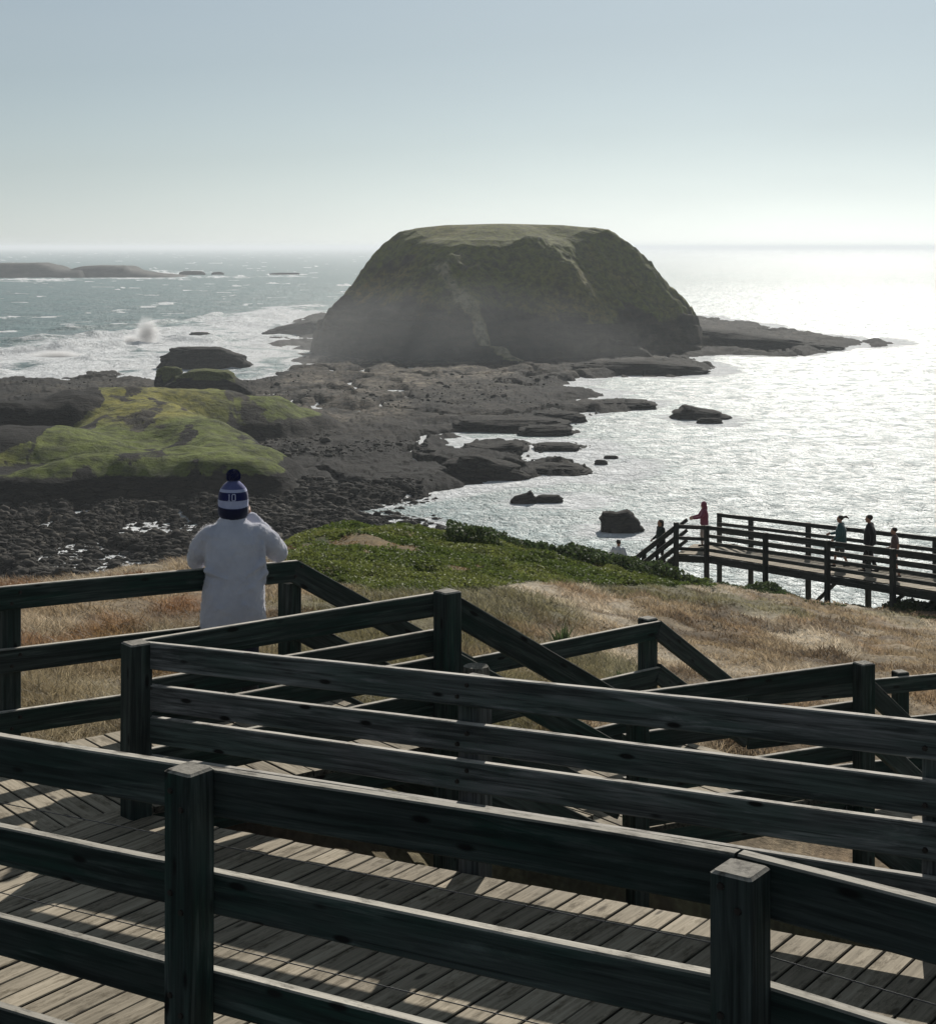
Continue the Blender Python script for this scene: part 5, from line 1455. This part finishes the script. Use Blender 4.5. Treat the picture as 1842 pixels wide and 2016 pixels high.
# --- distant people
def walker(label, O, face, H, top, bottom, hairm, stride=0.0, arms=((0.28, .05, .82), (-0.28, .05, .82)), bare_legs=False, long_top=False, hood=None, lean=0.0, pony=False, wide=1.0, shoes=None, skirt=False, bare_arms=False, long_hair=False):
    s = H / 1.72
    root = empty('person', O, label, 'person', None)
    fg = Fig(O, face)
    def v(x, y, z): return (x * s, y * s + lean * max(0, z - .9) * s, z * s)
    legs = {}
    for k in (-1, 1):
        st = stride * k
        hipj = v(k * .09, 0, .90); ank = v(k * .08, st, .09 + (abs(st) * .25 if st < 0 else 0)); kn = v(k * .09, st * .5 + .05, .50)
        legs[k] = (hipj, kn, ank)
    # skin body
    fg.add(loft_geo([(*v(0, 0, .86), .15 * s, .105 * s), (*v(0, .0, 1.0), .14 * s, .10 * s), (*v(0, 0, 1.25), .16 * s, .105 * s), (*v(0, .0, 1.40), .13 * s, .08 * s), (*v(0, .01, 1.46), .055 * s, .055 * s)], 18))
    fg.chain([v(0, .0, 1.42), v(0, .03, 1.54)], [.055 * s, .05 * s]); head(fg, v(0, .035, 1.605), s * 1.0)
    for k in (-1, 1):
        fg.chain(legs[k], [.082 * s, .052 * s, .036 * s]); a = legs[k][2]
        fg.add(cone_geo((a[0], a[1] - .02 * s, a[2] - .04 * s), .034 * s, (a[0], a[1] + .13 * s, a[2] - .05 * s), .026 * s))
    sh = {1: v(.17, 0, 1.40), -1: v(-.17, 0, 1.40)}; arm = {}
    for k, hp in zip((1, -1), arms):
        hp = v(*hp); a = Vector(sh[k]); c = Vector(hp); md = (a + c) / 2
        reach = (c - a).length; bend = math.sqrt(max(0.0, (.29 * s) ** 2 - (reach / 2) ** 2))
        ax = (c - a).normalized(); out = Vector((k * .5, -1, -.3)); out = (out - ax * out.dot(ax)).normalized()
        el = md + out * bend; arm[k] = (a, el, c)
        fg.chain([a, el, c], [.048 * s, .038 * s, .026 * s]); hand(fg, c, (c - el), Vector((-k, .2, 0)), sgn=k, curl=.35, s=s)
    fg.build('body', M_SKIN, root, 0.0095, 2)
    w_ = wide
    zb_ = .70 if long_top else .86
    fg.add(loft_geo([(*v(0, 0, zb_), .185 * s * w_, .145 * s * w_), (*v(0, 0, 1.0), .175 * s * w_, .135 * s * w_), (*v(0, 0, 1.25), .195 * s * w_, .135 * s * w_), (*v(0, 0, 1.38), .17 * s * w_, .115 * s), (*v(0, 0, 1.45), .08 * s, .075 * s), (*v(0, .005, 1.49), .066 * s, .064 * s)], 22))
    for k in (-1, 1):
        a, el, c = arm[k]
        if bare_arms: fg.chain([a, a.lerp(el, .7)], [.072 * s, .062 * s])
        else: fg.chain([a, el, el.lerp(c, .93)], [.075 * s * w_, .062 * s, .046 * s])
    fg.build('jacket' if not bare_arms else 'shirt', top, root, 0.012)
    if skirt:
        fg.add(loft_geo([(*v(0, 0, .42), .20 * s, .17 * s), (*v(0, 0, .98), .165 * s, .13 * s)], 20))
    else:
        fg.add(loft_geo([(*v(0, 0, .82), .165 * s, .125 * s), (*v(0, 0, 1.0), .155 * s, .118 * s)], 18))
        for k in (-1, 1):
            h_, kn, an = legs[k]
            if bare_legs: fg.chain([h_, Vector(h_).lerp(Vector(kn), .8)], [.098 * s, .082 * s])
            else: fg.chain([h_, kn, Vector(kn).lerp(Vector(an), .9)], [.098 * s, .070 * s, .058 * s])
    fg.build('skirt' if skirt else ('shorts' if bare_legs else 'trousers'), bottom, root, 0.012)
    for k in (-1, 1):
        a = legs[k][2]
        fg.add(cone_geo((a[0], a[1] - .03 * s, a[2] - .04 * s), .044 * s, (a[0], a[1] + .14 * s, a[2] - .052 * s), .034 * s)); fg.build('shoe', shoes or M_BOOT, root, 0.014)
    hc = v(0, .015, 1.635)
    if hood is not None:
        fg.add(ell_geo(hc, (.108 * s, .118 * s, .128 * s))); fg.add(cone_geo(v(0, -.04, 1.54), .085 * s, v(0, -.03, 1.48), .10 * s)); fg.build('hood', hood, root, 0.013)
    else:
        fg.add(ell_geo(v(0, .005, 1.655), (.088 * s, .098 * s, .085 * s)))
        if long_hair: fg.add(cone_geo(v(0, -.05, 1.64), .075 * s, v(0, -.06, 1.50), .06 * s))
        if pony: fg.chain([v(0, -.08, 1.68), v(.0, -.17, 1.70), v(0, -.25, 1.64)], [.035 * s, .040 * s, .02 * s])
        fg.build('hair', hairm, root, 0.012)
    return root
wl = (-0.93, 0.36, 0)     # direction in which the walkers go (left, slightly away)
M_PINK = cloth('dusty_pink_jacket', (.26, .07, .11), (.20, .05, .085)); M_CREAM = cloth('cream_skirt', (.42, .36, .33), (.33, .28, .26))
M_TEAL = cloth('teal_jacket', (.055, .13, .135), (.04, .10, .105)); M_BLK = cloth('black_jacket', (.014, .014, .016), (.02, .02, .022))
M_GREYS = cloth('grey_shorts', (.10, .11, .11), (.07, .08, .08)); M_TAN = cloth('mauve_shirt', (.13, .085, .08), (.10, .065, .06)); M_WHT = cloth('white_shirt', (.62, .66, .70), (.5, .54, .6)); M_DKG = cloth('dark_green_coat', (.018, .03, .028), (.012, .02, .02))
def on_walk(x, off):
    p = fpt(tpx(x, off), off); p.z += 0.006; return p
pp = Vector((W(1386, 1083.5, 54).x, W(1386, 1083.5, 54).y, BW0.z + .006))
walker('person in a dusty pink hooded jacket reaching for the rail at the distant landing', pp, (-.9, -.1, 0), 1.62, M_PINK, M_CREAM, M_HAIRD, 0.06, arms=((.2, .42, 1.12), (-.15, .46, 1.12)), hood=M_PINK, skirt=False, wide=1.12)
walker('walker in a teal jacket and shorts with a windblown ponytail on the distant boardwalk', on_walk(1655, 1.25), wl, 1.68, M_TEAL, M_GREYS, M_HAIRD, .24, arms=((.16, .36, 1.08), (-.20, .20, .95)), bare_legs=True, pony=True, wide=1.3, long_top=True)
walker('tall walker in black jacket and trousers on the distant boardwalk', on_walk(1712, 1.15), wl, 1.80, M_BLK, M_BLK, M_HAIRD, .20, arms=((.22, .02, .86), (-.24, -.06, .86)), wide=1.32)
walker('shorter walker in a mauve shirt at the right end of the distant boardwalk group', on_walk(1761, .95), wl, 1.52, M_TAN, M_GREYS, M_HAIRD, .16, arms=((.22, .24, .98), (-.22, -.10, .88)), bare_legs=True, bare_arms=True)
sp_ = LT.lerp(ST1, 0.42) + off2 * 0.5; sp_.z = LT.z + (ST1.z - LT.z) * 3 / 7 + .003
walker('person in dark clothes going down the distant steps', sp_, (-.85, -.3, 0), 1.66, M_DKG, M_BLK, M_HAIRD, .12, arms=((.25, .2, .98), (-.26, .25, 1.02)), long_hair=True, wide=1.15)
wp = W(1217, 1064, 55); gz = float(hground(np.array([wp.x]), np.array([wp.y]))[0])
wz = wp.z - 1.70 
walker('person in a white shirt half hidden by the shrubs left of the distant steps', Vector((wp.x, wp.y, wz)), (.3, .95, 0), 1.72, M_WHT, M_GREYS, M_HAIRD, .05, arms=((.20, .22, 1.12), (-.20, .22, 1.12)), wide=1.0)
# landing the steps and the path below stand on
hx = [(wp.x - 2.6, wp.y - 2.2), (ST1.x + 1.2, ST1.y - 1.0), (ST1.x + 1.4, ST1.y + 2.4), (wp.x - 2.4, wp.y + 2.0)]
root = empty('lower_path_deck', (wp.x, wp.y, wz), 'low timber deck at the foot of the distant steps, hidden behind the shrubs', 'deck')
mb = MB(); deck_geo(mb, hx, (0, 1), flat(wz - .004), width=.16, org=(wp.x, wp.y)); mb.build('decking', M_DECK, root)
for q in hx:
    MB().add(post_geo((q[0], q[1], wz - 6), (q[0], q[1], wz - .05), .15)).build('post', M_FAR, root)

# ------------------------------------------------------------------ haze
bm = bmesh.new(); bmesh.ops.create_cube(bm, size=1)
bmesh.ops.scale(bm, vec=(700000, 400000, 8.5 + 35), verts=bm.verts)
bmesh.ops.translate(bm, vec=(0, 190000, (8.5 - 35) / 2), verts=bm.verts)
me = bpy.data.meshes.new('haze'); bm.to_mesh(me); bm.free()
m = bpy.data.materials.new('sea_haze'); m.use_nodes = True; n = m.node_tree.nodes; l = m.node_tree.links
n.remove(n['Principled BSDF']); pv = n.new('ShaderNodeVolumePrincipled')
pv.inputs['Color'].default_value = (.86, .92, .97, 1); pv.inputs['Density'].default_value = 0.00018; pv.inputs['Anisotropy'].default_value = 0.26
l.new(pv.outputs[0], n['Material Output'].inputs['Volume'])
me.materials.append(m)
o = bpy.data.objects.new('haze', me); COL.objects.link(o); tag(o, 'pale sea haze lying over the water and the shore', 'haze', kind='stuff')

for px_, py_, sx, sz, lb in ((290, 678, 4.6, 6.4, 'white burst of spray where a wave breaks left of the island'), (258, 678, 3.4, 2.4, 'lower lump of white spray beside the bigger burst'), (110, 706, 9.0, 1.8, 'low white spray along the breaking wave at the left')):
    V, Fc = ell_geo((0, 0, 0), (1, 1, 1), 24)
    o = mesh_obj('sea_spray', V, Fc, M_BURST); x, y = sp(px_, py_); o.location = (x, y, SEA + sz * .45); o.scale = (sx, 3.0, sz)
    tag(o, lb, 'spray', kind='stuff')
# bank of spray mist drifting along the foot of the big island
V, Fc = ell_geo((0, 0, 0), (1, 1, 1), 32)
m = bpy.data.materials.new('spray_mist'); m.use_nodes = True; n = m.node_tree.nodes; l = m.node_tree.links
n.remove(n['Principled BSDF']); pv = n.new('ShaderNodeVolumePrincipled')
pv.inputs['Color'].default_value = (.9, .92, .93, 1); pv.inputs['Anisotropy'].default_value = 0.3
tc = n.new('ShaderNodeTexCoord'); ln = n.new('ShaderNodeVectorMath'); ln.operation = 'LENGTH'; l.new(tc.outputs['Object'], ln.inputs[0])
nz_ = noise(n, l, tc.outputs['Object'], 1.6, 3, 0.6)
dens = math2(n, l, 'MULTIPLY', maprange(n, l, ln.outputs['Value'], 0.1, 1.0, 1, 0), maprange(n, l, nz_.outputs[0], 0.35, 0.65, 0.3, 1.0))
l.new(math2(n, l, 'MULTIPLY', dens, 0.012), pv.inputs['Density'])
l.new(pv.outputs[0], n['Material Output'].inputs['Volume'])
m.cycles.volume_step_rate = 2.0
o = mesh_obj('mist', V, Fc, m); tag(o, 'pale spray mist drifting in front of the dark foot of the big island', 'mist', kind='stuff')
o.location = (-14, 384, SEA + 2); o.scale = (62, 26, 20)
